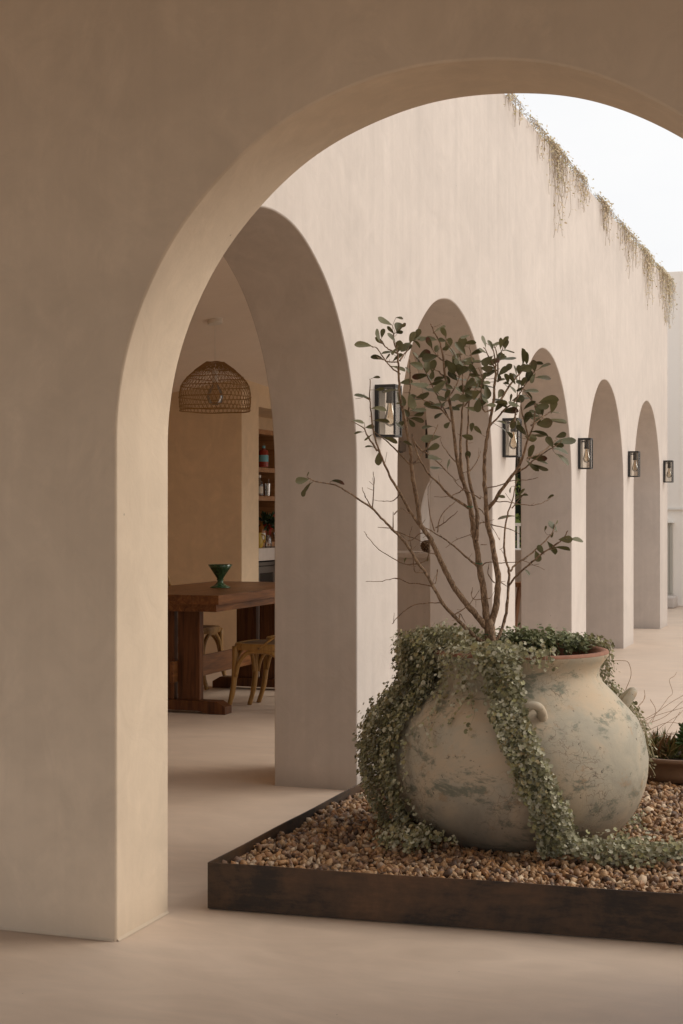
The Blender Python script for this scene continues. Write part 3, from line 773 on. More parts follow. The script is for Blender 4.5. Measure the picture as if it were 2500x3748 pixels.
def outb(p, ax): return (ax * .9 + UP * .75)
R_ = math.radians
GROUND = .135
# --- left cascade
dl = thing('silver_trailing_plant', 'thick silver green trailing plant pouring over the left side of the pot to the gravel', 'plant', (PC.x, PC.y, .74), 0, 'silver trailing plants in the clay pot')
S = []
for i in range(150):
    u = random.random()
    phi = R_(random.uniform(128, 197)); off = .012 + .12 * random.random() ** 1.3
    if phi > R_(190): off *= .45
    ze = random.choice([GROUND, GROUND, GROUND + random.uniform(0, .25), random.uniform(.3, .6)])
    S.append(over_pot(phi, phi + R_(random.uniform(-6, 10)) + (R_(8) if ze < .2 else 0), off, ze, random.uniform(.16, .28), .0, .02, random.uniform(.0, .055)))
for i in range(55):          # mound on the rim
    phi = R_(random.uniform(120, 212)); r0 = random.uniform(.14, .34)
    S.append([polar(phi, r0, .79), polar(phi + R_(random.uniform(-8, 8)), r0 + .05, .82 + random.uniform(0, .05)), polar(phi + R_(random.uniform(-12, 12)), min(r0 + .12, .42), .80 + random.uniform(-.04, .03))])
for i in range(34):          # spread on the gravel
    a0 = polar(R_(random.uniform(192, 224)), .50 + random.uniform(-.1, .1), GROUND + random.uniform(.0, .05))
    S.append([a0, a0 - FWD * random.uniform(.05, .18) + RGT * random.uniform(-.08, .10) + UP * random.uniform(-.01, .02)])
C, Nn, T, sz_ = strand_leaves(S, .0062, .008, .0150, outb, .1)
make_leaves('foliage', C, Nn, T, sz_, KID, KIDF, M_DICH, dl, (PC.x, PC.y, .74))
def stems(parent, strands, every, mt, off, r=.0008):
    m_ = MB()
    for s_ in strands[::every]:
        p_ = [q - Vector(off) for q in smooth_pts(s_, 2)]
        m_.tube(p_, r, 3, False)
    stuff(m_.build('stems', mt, parent))
stems(dl, S, 2, M_STEM, (PC.x, PC.y, .74))
# sparse runners across the upper front left of the pot
S2 = []
for i in range(17):
    phi = R_(random.uniform(200, 236))
    S2.append(over_pot(phi, phi + R_(random.uniform(-10, 22)), .012 + random.random() * .02, random.uniform(.47, .72), random.uniform(.2, .3), 0, .04, random.uniform(0, .02), steps=12))
C, Nn, T, sz_ = strand_leaves(S2, .012, .008, .0135, outb, .25)
make_leaves('runner_foliage', C, Nn, T, sz_, KID, KIDF, M_DICH, dl, (PC.x, PC.y, .74)); stems(dl, S2, 1, M_STEM, (PC.x, PC.y, .74), .0009)
# --- front cascade
df = thing('silver_trailing_plant', 'silver green trailing plant hanging down the front of the pot and creeping right over gravel', 'plant', (PC.x, PC.y, .74), 0, 'silver trailing plants in the clay pot')
S = []
for i in range(84):
    phi = R_(random.triangular(236, 264, 250)); w_ = random.uniform(-1, 1)
    off = .012 + .05 * random.random() * (1 - .5 * abs(w_))
    ze = GROUND if random.random() < .72 else random.uniform(.2, .6)
    tt = (.79 - ze) / (.79 - GROUND)
    p1 = R_(282 + 9 * w_)
    S.append(over_pot(phi, phi + (p1 - phi) * tt, off + .02 * tt, ze, random.uniform(.2, .3), 0, .012, random.uniform(0, .03)))
# creeping along the gravel to the right
creep = []
for i in range(80):
    s0 = random.uniform(0, .66); q = PC - FWD * (.43 + .02 * random.random()) + RGT * (.09 + s0)
    q = q - FWD * (.03 + .10 * random.random() - .02 * s0) + UP * (GROUND + random.uniform(0, .045))
    creep.append([q, q + RGT * random.uniform(.08, .2) + FWD * random.uniform(-.05, .05) + UP * random.uniform(-.02, .02)])
C, Nn, T, sz_ = strand_leaves(S, .0064, .007, .0145, outb, .12)
make_leaves('foliage', C, Nn, T, sz_, KID, KIDF, M_DICH, df, (PC.x, PC.y, .74)); stems(df, S, 2, M_STEM, (PC.x, PC.y, .74))
C, Nn, T, sz_ = strand_leaves(creep, .0055, .014, .0150, lambda p, a: UP * .9 - FWD * .5, .1)
C[:, 2] = np.maximum(C[:, 2], .128)
make_leaves('creeping_foliage', C, Nn, T, sz_, KID, KIDF, M_DICH, df, (PC.x, PC.y, .74)); stems(df, creep, 1, M_STEM, (PC.x, PC.y, .74))
S3 = []
for i in range(30):          # along the front rim
    phi = R_(random.uniform(228, 278)); r0 = random.uniform(.27, .33)
    S3.append([polar(phi, r0, .785), polar(phi + R_(6), r0 + .025, .815 + random.uniform(0, .03)), polar(phi + R_(random.uniform(2, 12)), .355, .785 + random.uniform(-.03, .02))])
C, Nn, T, sz_ = strand_leaves(S3, .009, .007, .0135, outb, .15)
make_leaves('rim_foliage', C, Nn, T, sz_, KID, KIDF, M_DICH, df, (PC.x, PC.y, .74)); stems(df, S3, 1, M_STEM, (PC.x, PC.y, .74))
# --- back right mound
db = thing('silver_trailing_plant', 'greener trailing plant mounded on the back right of the pot with thin stems hanging right', 'plant', (PC.x, PC.y, .74), 0, 'silver trailing plants in the clay pot')
S = []
for i in range(120):
    phi = R_(random.uniform(2, 105)); r0 = random.uniform(.06, .285)
    hh = .055 * (1 - (r0 / .36) ** 2) + .02
    a0 = polar(phi, r0, .775); S.append([a0, a0 + UP * (hh * random.uniform(.5, 1.1) + .015) + Vector((random.gauss(0, .02), random.gauss(0, .02), 0)), a0 + UP * hh * .6 + Vector((random.uniform(-.04, .04), random.uniform(-.04, .04), 0))])
C, Nn, T, sz_ = strand_leaves(S, .007, .009, .0155, lambda p, a: UP + a * .3 - FWD * .3, .1)
make_leaves('foliage', C, Nn, T, sz_, KID, KIDF, M_DICH_G, db, (PC.x, PC.y, .74))
S = []
for i in range(34):
    phi = R_(random.uniform(14, 62)); S.append(over_pot(phi, phi + R_(random.uniform(-8, 8)), .012 + .05 * random.random(), random.uniform(.60, .72), .25, 0, .02, random.uniform(0, .03), steps=10))
for i in range(11):
    phi = R_(random.uniform(6, 34)); S.append(over_pot(phi, phi + R_(-8), .02 + .035 * random.random(), random.uniform(.3, .5), .25, 0, .02, .02, steps=16))
C, Nn, T, sz_ = strand_leaves(S, .0085, .006, .014, outb, .2)
make_leaves('hanging_foliage', C, Nn, T, sz_, KID, KIDF, M_DICH, db, (PC.x, PC.y, .74)); stems(db, S, 1, M_STEM, (PC.x, PC.y, .74))
S = []
for (x0, y0, x1, y1) in ((2345, 2640, 2400, 2780), (2355, 2660, 2395, 2775), (2340, 2690, 2385, 2765), (2365, 2790, 2400, 2840), (2330, 2600, 2382, 2672)):
    a0, b0 = P(x0, y0, 5.62), P(x1, y1, 5.52); S.append([a0, a0.lerp(b0, .5) + UP * .008, b0])
C, Nn, T, sz_ = strand_leaves(S, .02, .004, .012, outb, .2)
make_leaves('loose_foliage', C, Nn, T, sz_, KID, KIDF, M_DICH, db, (PC.x, PC.y, .74)); stems(db, S, 1, M_STEM, (PC.x, PC.y, .74), .0014)
# low tuft right of the pot on the gravel
S = []
for i in range(26):
    a0 = PC + RGT * random.uniform(.36, .47) + FWD * random.uniform(-.02, .16) + UP * GROUND
    S.append([a0, a0 + UP * random.uniform(.01, .05) + RGT * random.uniform(-.03, .05)])
C, Nn, T, sz_ = strand_leaves(S, .007, .008, .012, lambda p, a: UP, .1)
make_leaves('ground_foliage', C, Nn, T, sz_, KID, KIDF, M_DICH, db, (PC.x, PC.y, .74))

# ------------------------------------------------------------------ the tree in the pot
TB = P(1799, 2380, 5.60)
TB.z = .735
tree = thing('potted_feijoa_tree', 'slender multi stemmed small tree with sparse grey green leaves growing in the clay pot', 'tree', TB)
def z4(x, y): return (1300 + x * .5421, 1000 + y * .5421)
def z5(x, y): return (1050 + x * .7015, 1650 + y * .7015)
BR = []   # (px points, r0, r1, depth offset start, end)
def br(kind, pts, r0, r1, d0, d1): BR.append(([(z4 if kind == 4 else z5)(*p) for p in pts], r0, r1, d0, d1))
br(5, [(1068, 1075), (1068, 1035), (1062, 980), (1058, 920), (1050, 880)], .0200, .0165, 0, 0)
br(5, [(1045, 1005), (1000, 985), (930, 920), (870, 860), (810, 790), (765, 710), (735, 655), (690, 590), (645, 520), (600, 460), (545, 405), (490, 350), (445, 300), (370, 250), (310, 210), (250, 178), (150, 160), (110, 140)], .0075, .0016, 0, -.16)
br(5, [(1055, 935), (1020, 895), (960, 825), (905, 760), (860, 690), (820, 610), (785, 535), (750, 460), (700, 390), (690, 330), (675, 240), (660, 150), (650, 60), (645, 0), (628, -95), (610, -190), (594, -260), (588, -330), (584, -410), (582, -470), (575, -520), (562, -560), (556, -600)], .0112, .0018, 0, -.12)
br(5, [(1050, 910), (1040, 850), (1030, 760), (1015, 660), (1000, 580), (990, 500), (975, 420), (965, 340), (955, 270), (935, 200), (910, 130), (890, 50), (880, -20), (866, -150), (848, -260), (825, -400), (815, -490), (800, -560), (768, -620), (752, -665)], .0125, .0018, 0, .03)
br(5, [(988, 470), (995, 350), (985, 280), (955, 160), (945, 50), (940, -40), (946, -150), (950, -260), (956, -360)], .0075, .002, .0, .18)
br(4, [(731, 1410), (716, 1290), (712, 1180), (716, 1060), (722, 950), (730, 850), (725, 700), (718, 600), (700, 540)], .0055, .0016, .0, .14)
br(5, [(1065, 915), (1090, 820), (1100, 720), (1100, 640), (1085, 560), (1070, 470), (1050, 390), (1042, 300), (1035, 200), (1030, 100), (1035, 0), (1050, -100), (1068, -190), (1080, -280), (1084, -360), (1090, -430), (1085, -490), (1075, -530)], .0115, .0018, 0, -.06)
br(5, [(1078, 1010), (1110, 960), (1135, 890), (1150, 800), (1155, 710), (1160, 630), (1140, 560), (1135, 500), (1140, 400), (1155, 320), (1180, 250), (1190, 190), (1200, 150)], .0060, .0014, 0, .16)
br(5, [(1155, 705), (1200, 650), (1280, 580), (1340, 530), (1400, 490), (1440, 460), (1466, 415)], .0040, .0016, .04, -.05)
br(5, [(1165, 625), (1200, 590), (1280, 530), (1350, 470), (1385, 425), (1400, 380)], .0034, .0014, .07, .18)
br(5, [(1050, 305), (1100, 235), (1160, 150), (1205, 90), (1232, 30), (1258, -60), (1285, -130), (1295, -205)], .0070, .0018, -.02, -.16)
br(5, [(690, 385), (640, 310), (590, 220), (545, 150), (510, 70), (480, 0), (455, -90), (440, -180), (432, -270), (436, -370)], .0052, .0015, -.05, -.2)
br(5, [(950, 300), (900, 265), (840, 225), (800, 180), (740, 120), (700, 60), (668, -20), (650, -90)], .0050, .0018, .01, -.1)
br(5, [(990, 600), (930, 550), (850, 480), (790, 440), (720, 400)], .0040, .0016, .0, .12)
# leafy upper twigs
for pts in ([(293, 600), (210, 590), (150, 510), (110, 495)], [(293, 545), (240, 520), (190, 480), (140, 410)], [(300, 590), (345, 530), (385, 450), (402, 425)],
            [(300, 680), (250, 640), (200, 590), (140, 565)], [(350, 1000), (365, 900), (370, 800), (370, 690), (368, 580)],
            [(645, 1000), (590, 900), (540, 800), (490, 700), (440, 600), (395, 545)], [(590, 590), (545, 545), (505, 490)], [(620, 860), (680, 760), (710, 690), (740, 640)],
            [(600, 700), (560, 660), (520, 650)], [(728, 800), (770, 700), (790, 600), (770, 500)], [(735, 900), (790, 830), (830, 740)],
            [(640, 990), (560, 900), (470, 860), (400, 840)], [(720, 640), (680, 560), (640, 500), (600, 420)], [(950, 600), (980, 540), (1000, 500)], [(945, 640), (900, 560), (870, 500)]):
    br(4, pts, .0028, .0013, random.uniform(-.06, .1), random.uniform(-.2, .2))
for pts in ([(925, 920), (870, 930), (850, 830), (855, 700), (830, 640)], [(940, 760), (965, 640), (950, 520), (930, 480)], [(905, 1040), (1000, 930), (1080, 860), (1130, 780), (1170, 720), (1210, 660)],
            [(985, 850), (1050, 750), (1100, 690), (1150, 640), (1190, 600)], [(1165, 1250), (1260, 1210), (1330, 1150), (1370, 1120)], [(1060, 1360), (1150, 1310), (1250, 1230), (1330, 1180), (1400, 1130)],
            [(1075, 1000), (1090, 900), (1110, 700)], [(1210, 980), (1280, 960), (1320, 930)], [(1220, 900), (1180, 840), (1140, 790)], [(1165, 1090), (1130, 950), (1115, 860)], [(1190, 1030), (1260, 980), (1300, 1000)],
            [(150, 1200), (90, 1110), (60, 1050), (0, 1010)], [(380, 1300), (300, 1220), (220, 1140), (170, 1100), (120, 1060)], [(100, 850), (50, 830), (10, 815)], [(390, 1120), (430, 1180), (530, 1250), (600, 1320), (680, 1400)],
            [(370, 1310), (430, 1250), (500, 1150), (560, 1020)]):
    br(4, pts, .0034, .0013, random.uniform(-.08, .06), random.uniform(-.22, .15))
# bare twigs
for pts in ([(445, 300), (455, 180), (450, 110)], [(445, 300), (410, 240), (393, 190)], [(555, 410), (557, 320)], [(545, 405), (475, 400)], [(690, 590), (620, 592), (570, 570), (480, 515), (430, 460), (402, 420)],
            [(765, 710), (700, 695), (640, 690), (570, 665), (500, 680), (410, 683)], [(805, 793), (740, 795), (680, 800), (620, 830), (575, 870), (550, 905)], [(715, 635), (668, 628), (660, 570), (650, 500), (640, 450), (655, 395)],
            [(780, 540), (730, 530), (660, 530)], [(875, 855), (930, 820), (975, 770), (1005, 725)], [(1020, 598), (1050, 580), (1120, 585), (1200, 580), (1240, 575), (1345, 620)], [(1050, 380), (1020, 375), (980, 400), (970, 432), (890, 460), (830, 505)],
            [(1110, 682), (1148, 706)], [(1065, 385), (1160, 408), (1215, 435)], [(1060, 270), (1130, 265), (1200, 275), (1290, 285), (1350, 265), (1385, 240)], [(1040, 195), (1110, 180), (1180, 155), (1270, 150), (1308, 138)],
            [(785, 430), (800, 350), (850, 290), (890, 255)], [(770, 420), (742, 310), (737, 190)], [(780, 400), (830, 370), (890, 315)], [(745, 440), (700, 430), (640, 470), (585, 430)], [(590, 225), (555, 260), (490, 262)], [(930, 190), (900, 215), (840, 238), (770, 240)],
            [(1010, 250), (960, 220), (905, 190), (870, 150)], [(1000, 300), (1030, 330), (1110, 465)], [(785, 620), (775, 690), (740, 670)], [(1060, 770), (970, 772), (968, 712)], [(560, 330), (600, 300), (640, 330)], [(1175, 300), (1230, 230), (1250, 220)], [(900, 880), (905, 850), (930, 895)],
            [(1080, 690), (1050, 640), (1055, 590)], [(690, 590), (735, 560), (740, 500)], [(545, 410), (620, 440), (700, 470), (770, 500)], [(1010, 490), (1045, 490)], [(945, 120), (990, 60), (1010, 0)], [(880, 60), (830, 0), (800, -60)]):
    br(5, pts, .0021, .0009, random.uniform(-.05, .04), random.uniform(-.14, .12))
brpts = []
for i, (pp, r0, r1, d0, d1) in enumerate(BR):
    m_ = len(pp); pts = []
    for k, (px, py) in enumerate(pp):
        t = k / (m_ - 1); pts.append(P(px, py, 5.60 + d0 + (d1 - d0) * t + (random.gauss(0, .004) if k else 0)) - TB)
    sp_ = smooth_pts(pts, 4); q = len(sp_)
    rad = []
    for k in range(q):
        t = k / (q - 1); r = r0 * (1 - t) + r1 * t
        if k % 4 == 0 and 0 < k < q - 1: r *= 1.08
        rad.append(r * (1 + random.uniform(-.05, .05)))
        if i > 0: brpts.append((sp_[k], r, t))
    if i: sp_ = [p + Vector((random.gauss(0, 1), random.gauss(0, 1), random.gauss(0, 1))) * .0009 for p in sp_]
    rad = [r * 1.14 for r in rad]
    MB().tube(sp_, rad, 8 if r0 > .005 else 6).build('trunk' if i == 0 else ('branch' if r0 > .0025 else 'twig'), M_BARK, tree, 60)
for (px, py, r) in ((z5(1057, 958)) + (.019,), z5(1003, 588) + (.0115,), z5(955, 292) + (.0105,)):
    q = P(px, py, 5.60) - TB
    MB().tube([q + Vector((math.cos(a) * r, math.sin(a) * r, .002 * math.sin(a * 2))) for a in [k * math.pi / 8 for k in range(17)]], .0018, 5).build('tie', M_TIE, tree)

LV4 = """55 483 -10 100 .5|200 328 -25 90 .45|150 420 -70 80 .4|185 405 80 55 .6|165 455 -40 70 .4|240 385 -50 60 .3|248 435 -55 70 .4|292 360 80 80 .8|300 302 0 42 .5 r|325 355 30 44 .6 r|298 400 10 44 .5|420 410 60 64 .7|390 435 20 36 .4|295 495 80 70 .7|335 500 40 80 .6|365 505 60 50 .5|270 530 60 60 .4|220 535 -5 70 .3|150 570 -20 75 .4|220 565 60 45 .3|290 650 -25 85 .35|500 470 -60 68 .5 r|550 388 40 50 .3|600 400 -70 64 .5|505 573 15 92 .6|415 620 -15 84 .6|410 575 -55 80 .25|345 735 10 74 .6|440 695 5 95 .4 r|430 757 -10 110 .35|465 775 -30 70 .3|490 630 80 82 .7|525 630 85 78 .6|520 685 80 52 .8|550 510 70 52 .7|630 480 70 78 .6|655 550 -45 90 .35|720 480 75 88 .8|710 510 -50 92 .6|740 430 20 62 .4|775 470 10 70 .4|820 543 15 80 .35|860 525 -30 52 .4|870 460 -75 70 .4|915 485 -70 62 .5|950 480 30 60 .4|985 475 85 66 .4|1017 480 80 60 .6|1045 520 5 80 .25|1030 578 10 100 .25|995 575 20 50 .5|890 592 40 84 .8|815 605 0 90 .2|765 592 5 80 .3|650 630 -55 92 .7|700 610 -60 84 .6|750 650 10 92 .5|800 660 -50 90 .3|885 645 -10 66 .8 r|920 670 20 80 .4|1000 660 45 72 .6|1030 640 50 62 .6|660 690 -50 74 .7|720 720 -5 90 .2|810 690 0 70 .3|830 735 -80 62 .6|885 740 20 52 .5|980 728 10 60 .25|1025 710 -80 62 .5|1060 710 -60 72 .4|1020 740 -30 44 .6|570 720 20 72 .4|550 745 10 84 .35|580 770 50 104 .45|520 790 -30 92 .4|590 785 -5 70 .25|460 830 10 95 .4|310 850 -60 92 .6|378 865 -75 92 .6|300 880 -30 52 .4|425 925 5 95 .35|430 955 10 62 .5|420 990 -10 85 .35|345 940 -40 62 .6|295 1030 -30 70 .3|520 905 -15 102 .4|560 890 5 80 .35|655 915 5 96 .3|640 850 0 80 .35|690 790 -40 62 .35|770 750 45 72 .6|815 775 0 80 .3|810 820 30 84 .6|750 850 10 92 .6|810 850 -30 80 .25|830 890 80 84 .6|890 800 -70 84 .6|905 765 -20 60 .3|985 810 60 64 .7 r|975 905 45 72 .5 r|960 855 0 60 .3|920 890 10 62 .5|1045 937 0 96 .45 r|1000 890 -40 62 .4|1060 785 -50 60 .35|1105 850 10 74 .7|1055 840 80 50 .3|1150 645 10 78 .7|1125 565 -85 100 .25|1205 625 -80 68 .7 r|1280 625 30 70 .3 r|1270 705 0 90 .4 r|1170 700 70 78 .7|1200 710 60 62 .5|1135 735 70 62 .5|1185 795 5 90 .3|1150 845 0 60 .3|1175 890 40 82 .4|1170 820 -50 80 .2|1305 858 15 112 .5|1260 900 5 82 .6|1338 900 75 78 .6|1210 940 -30 62 .4|1350 940 0 60 .15|1160 975 70 82 .6|1270 940 80 44 .4|1225 1000 20 62 .4|1285 1015 10 94 .7 r|1355 1012 -15 130 .25|1245 1078 -5 100 .2|1250 1097 -5 92 .2|1190 1110 -10 74 .7|1125 1060 -50 82 .4|1100 1020 -80 62 .5|1070 1010 80 72 .5|1015 1060 -30 60 .3|1045 1090 -40 52 .5|1390 1095 20 62 .7|1420 1135 10 122 .4|1315 1140 -60 72 .7|1375 1160 -10 64 .5|1395 1195 -10 100 .35|1185 1210 80 92 .35|1240 1250 0 95 .4 r|1270 1275 -10 60 .3|1195 1305 -45 92 .4|1245 1315 -25 100 .2|1395 1260 -45 102 .35|160 1250 80 84 .6|100 1040 5 52 .6|20 1000 -5 70 .35|20 1075 5 50 .4|180 995 0 90 .25|160 915 0 86 .4|45 830 -15 90 .3|240 1125 -15 86 .35|90 1110 40 60 .25|95 1170 -10 50 .3|145 703 10 44 .4|235 790 -5 100 .25|165 785 5 54 .4|355 1155 -20 60 .3|510 1115 10 112 .5|530 1180 20 74 .6|485 1038 5 62 .4|530 1258 0 92 .4|545 1315 -5 70 .3|630 1290 80 60 .3|755 1110 -20 72 .5|760 1235 85 60 .7|790 1040 80 52 .6|830 1060 -50 62 .4|990 1005 -10 60 .3|680 840 30 70 .6|620 820 70 60 .5|735 785 -30 70 .6|860 870 60 70 .6|700 900 20 60 .5|870 700 70 60 .5|590 850 -20 70 .5|780 920 -20 60 .5|720 660 60 70 .6|610 620 75 60 .5|690 560 20 70 .5"""
LV5 = """78 158 15 62 .6|108 190 45 62 .25|88 218 60 46 .6|268 162 -5 62 .35 r|1145 345 5 76 .2 r|1115 243 -10 40 .4|1455 462 0 58 .8|1517 464 0 66 .4|1325 515 -60 46 .8|1307 550 -70 52 .7|1380 510 -60 72 .4|1435 515 -15 72 .25|1388 395 -50 58 .5|1375 240 40 34 .4|1255 632 -40 34 .4|1210 240 20 40 .4|1225 215 60 40 .4|1240 235 0 34 .3|1385 440 60 24 .4|1350 405 70 24 .4|1410 375 60 26 .4|617 570 80 26 .4|110 122 70 24 .3|1165 205 70 30 .4|735 565 70 22 .4"""
# leaf meshes: obovate, folded along the midrib, tip curling
def leaf_mesh(fold, curl, wob):
    rows = [(0, .02), (.10, .07), (.28, .17), (.5, .25), (.7, .285), (.86, .235), (.96, .12), (1.0, .02)]
    vs_, fs = [], []
    for (x, w_) in rows:
        zc = curl * (x ** 2) + wob * math.sin(x * 7)
        for s_ in (-1, -.5, 0, .5, 1): vs_.append((x, w_ * s_, zc + fold * abs(s_) * w_ - .12 * w_ * (abs(s_) > .9)))
    for i in range(len(rows) - 1):
        for k in range(4): fs.append((i * 5 + k, i * 5 + k + 1, i * 5 + 5 + k + 1, i * 5 + 5 + k))
    me = bpy.data.meshes.new('leaf'); me.from_pydata(vs_, [], fs); me.update()
    me.polygons.foreach_set('use_smooth', [True] * len(fs)); return me
LM = {}
for red in (0, 1):
    LM[red] = []
    for (fo, cu, wo_) in ((.35, -.12, .01), (.15, .08, .015), (.5, -.2, .02), (.25, -.05, .025), (.6, .05, .01)):
        q = leaf_mesh(fo, cu, wo_); q.materials.append(M_LEAFR if red else M_LEAF); LM[red].append(q)
BP = np.array([tuple(p) for p, r, t in brpts]); BPW = BP + np.array(tuple(TB))
dep = BPW @ np.array(tuple(FWD)); bpx = 1250 + 5500 * (BPW @ np.array(tuple(RGT))) / dep; bpy_ = 1887 - 5500 * (BPW[:, 2] - EYE) / dep
BRr = np.array([r for p, r, t in brpts])
pet = MB()
def add_leaf(px, py, ang, L_, asp, red):
    a = math.radians(ang); ux, uy = math.cos(a), -math.sin(a)
    e1 = (px - ux * L_ / 2, py - uy * L_ / 2); e2 = (px + ux * L_ / 2, py + uy * L_ / 2)
    thin_ = BRr < .0075
    def near_(e):
        d_ = np.hypot(bpx - e[0], bpy_ - e[1]) + np.where(thin_, 0, 30); i = int(np.argmin(d_)); return d_[i], i
    (da, ia), (db_, ib) = near_(e1), near_(e2)
    if db_ < da: e1, e2, ia, da, ux, uy = e2, e1, ib, db_, -ux, -uy
    dp = dep[ia] + random.gauss(0, .012)
    base = P(e1[0], e1[1], dp) - TB
    axis = (RGT * ux - UP * uy + FWD * random.gauss(0, .28)).normalized()
    roll = math.acos(min(1, asp / .66)); perp = axis.cross(FWD).normalized()
    if perp.z < 0: perp = -perp
    nrm = (-FWD * math.cos(roll) + perp * math.sin(roll)) * 1.0
    if random.random() < .3: nrm = (-FWD * -math.cos(roll) + perp * math.sin(roll))
    nrm = (nrm - axis * nrm.dot(axis)).normalized(); side_ = nrm.cross(axis).normalized()
    Lw = L_ / 5500 * dp
    M = Matrix(((axis.x, side_.x, nrm.x), (axis.y, side_.y, nrm.y), (axis.z, side_.z, nrm.z))).to_4x4()
    o = bpy.data.objects.new('leaf', random.choice(LM[1 if red else 0])); COL.objects.link(o); o.parent = tree
    o.matrix_basis = Matrix.Translation(base) @ M @ Matrix.Diagonal((Lw, Lw * random.uniform(.95, 1.1), Lw, 1))
    q = BP[ia]; q = Vector(q)
    mid_ = base.lerp(q, .5) - axis * min(.008, (q - base).length * .3)
    pet.tube(smooth_pts([q, mid_, base, base + axis * Lw * .12], 3), .0008, 4, False)
for src, f_, k in ((LV4, z4, .5421), (LV5, z5, .7015)):
    for row in src.split('|'):
        w_ = row.split(); px, py = f_(float(w_[0]), float(w_[1]))
        add_leaf(px, py, float(w_[2]), float(w_[3]) * k * 1.2, float(w_[4]), len(w_) > 5)
cand = [i for i in range(len(BRr)) if BRr[i] < .003 and 1480 < bpx[i] < 2000 and 1180 < bpy_[i] < 1560]
for i in random.sample(cand, 58):
    a_ = random.uniform(0, 360); l_ = random.uniform(30, 54)
    add_leaf(bpx[i] + math.cos(math.radians(a_)) * l_ * .62, bpy_[i] - math.sin(math.radians(a_)) * l_ * .62, a_, l_, random.uniform(.25, .66), random.random() < .12)
pt = pet.build('leaf_stalks', M_BARK, tree, 180); stuff(pt)
spur = MB()
for i in range(230):
    p, r, t = random.choice(brpts)
    if r > .009: continue
    d_ = (RGT * random.gauss(0, 1) + UP * random.gauss(.5, .8) + FWD * random.gauss(0, .6)).normalized(); l_ = random.choice([.004, .006, .012, .025, .04])
    spur.tube([p, p + d_ * l_ * .5 + UP * .001, p + d_ * l_ + UP * l_ * .15], [.0011, .0009, .0007 if l_ > .01 else .0013], 4)
stuff(spur.build('spurs', M_BARK, tree))

# ------------------------------------------------------------------ low bowl with succulents
BC = P(2492, 1887, 6.77); BC.z = .122
bowl = thing('clay_bowl', 'low brown clay bowl of succulents on the gravel behind the big pot', 'bowl', BC)
MB().lathe([(0, 0), (.19, 0), (.205, .01), (.218, .04), (.214, .055), (.226, .075), (.238, .088), (.250, .094), (.254, .103), (.250, .112), (.236, .113), (.226, .10), (.22, .08)], 48, wob=.003).build('bowl_body', M_TERRA, bowl, 60)
MB().lathe([(.222, .085), (.1, .095), (0, .098)], 24).build('soil', M_SOIL, bowl, 180)
sk = thing('spiky_succulent', 'spiky reddish green succulent in the low clay bowl, beside the big pot', 'plant', BC + Vector((0, 0, .095)))
n = 420
ang = RNG.uniform(0, 6.28, n); rr = RNG.uniform(0, .12, n)
ctr = np.stack([rr * np.cos(ang) * 1.0, rr * np.sin(ang), RNG.uniform(-.01, .03, n)], 1) + np.array(tuple(-RGT * .085 + FWD * .02))
dirs = np.stack([np.cos(ang) * rr * 7, np.sin(ang) * rr * 7, RNG.uniform(.6, 1.5, n)], 1) + rv(n, .3)
SPK = [(0, .07, 0), (.45, .065, .03), (1, 0, .1), (.45, -.065, .03), (0, -.07, 0), (.3, 0, -.05)]
SPKF = [(5, 0, 1), (5, 1, 2), (5, 2, 3), (5, 3, 4)]
make_leaves('foliage', ctr, rv(n), dirs, RNG.uniform(.05, .11, n), SPK, SPKF, M_SPIKE, sk)
jd = thing('jade_succulent', 'dark green finger leaved jade plant at the right edge behind the pot', 'plant', BC + RGT * .06 - FWD * .08 + UP * .095)
jm = MB()
for i in range(190):
    a = random.uniform(0, 6.28); el = random.uniform(-.3, 1.4); d_ = Vector((math.cos(a) * math.cos(el), math.sin(a) * math.cos(el), math.sin(el)))
    c0 = Vector((0, 0, .075)) + Vector((d_.x * .085, d_.y * .085, d_.z * .085)) * random.uniform(.55, 1.0); l_ = random.uniform(.03, .045)
    dd_ = (d_ + Vector((random.gauss(0, .3), random.gauss(0, .3), random.gauss(.3, .3)))).normalized()
    jm.tube([c0, c0 + dd_ * l_ * .3, c0 + dd_ * l_ * .75, c0 + dd_ * l_], [.004, .0062, .0075, .004], 6)
stuff(jm.build('foliage', M_JADE, jd, 180))
MB().tube([(0, 0, 0), (.01, 0, .05), (0, .01, .1)], [.014, .011, .008], 7).build('stem', M_BARK, jd)
tw = thing('dry_twig_spray', 'tangle of fine dry twigs arching out of the succulent bowl', 'twigs', BC + UP * .095)
ts = [[(2345, 2640), (2400, 2610), (2450, 2575), (2500, 2545)], [(2345, 2700), (2380, 2640), (2420, 2590), (2445, 2555), (2462, 2535), (2450, 2490), (2468, 2475), (2477, 2460)], [(2340, 2650), (2400, 2620), (2500, 2590)], [(2360, 2730), (2420, 2660), (2480, 2620), (2500, 2600)],
      [(2340, 2580), (2360, 2555), (2358, 2525)], [(2330, 2590), (2352, 2570), (2360, 2545)], [(2385, 2650), (2400, 2600), (2380, 2560)], [(2350, 2720), (2420, 2690), (2500, 2680)], [(2400, 2740), (2440, 2680), (2490, 2605)], [(2360, 2680), (2440, 2645), (2500, 2650)], [(2290, 2525), (2310, 2470), (2300, 2425), (2275, 2418), (2245, 2418)], [(2345, 2655), (2430, 2625), (2500, 2565)], [(2420, 2720), (2445, 2690), (2500, 2690)], [(2400, 2745), (2450, 2790), (2500, 2800)]]
for s_ in ts:
    d0 = 6.7 + random.uniform(-.1, .1)
    pts = [P(x, y, d0 + .03 * k) - (BC + UP * .095) for k, (x, y) in enumerate(s_)]
    if s_[0][0] == 2290: pts = [P(x, y, 5.75) - (BC + UP * .095) for x, y in s_]
    MB().tube(smooth_pts(pts, 5), .0011, 4).build('twig', M_DRYTWIG, tw)

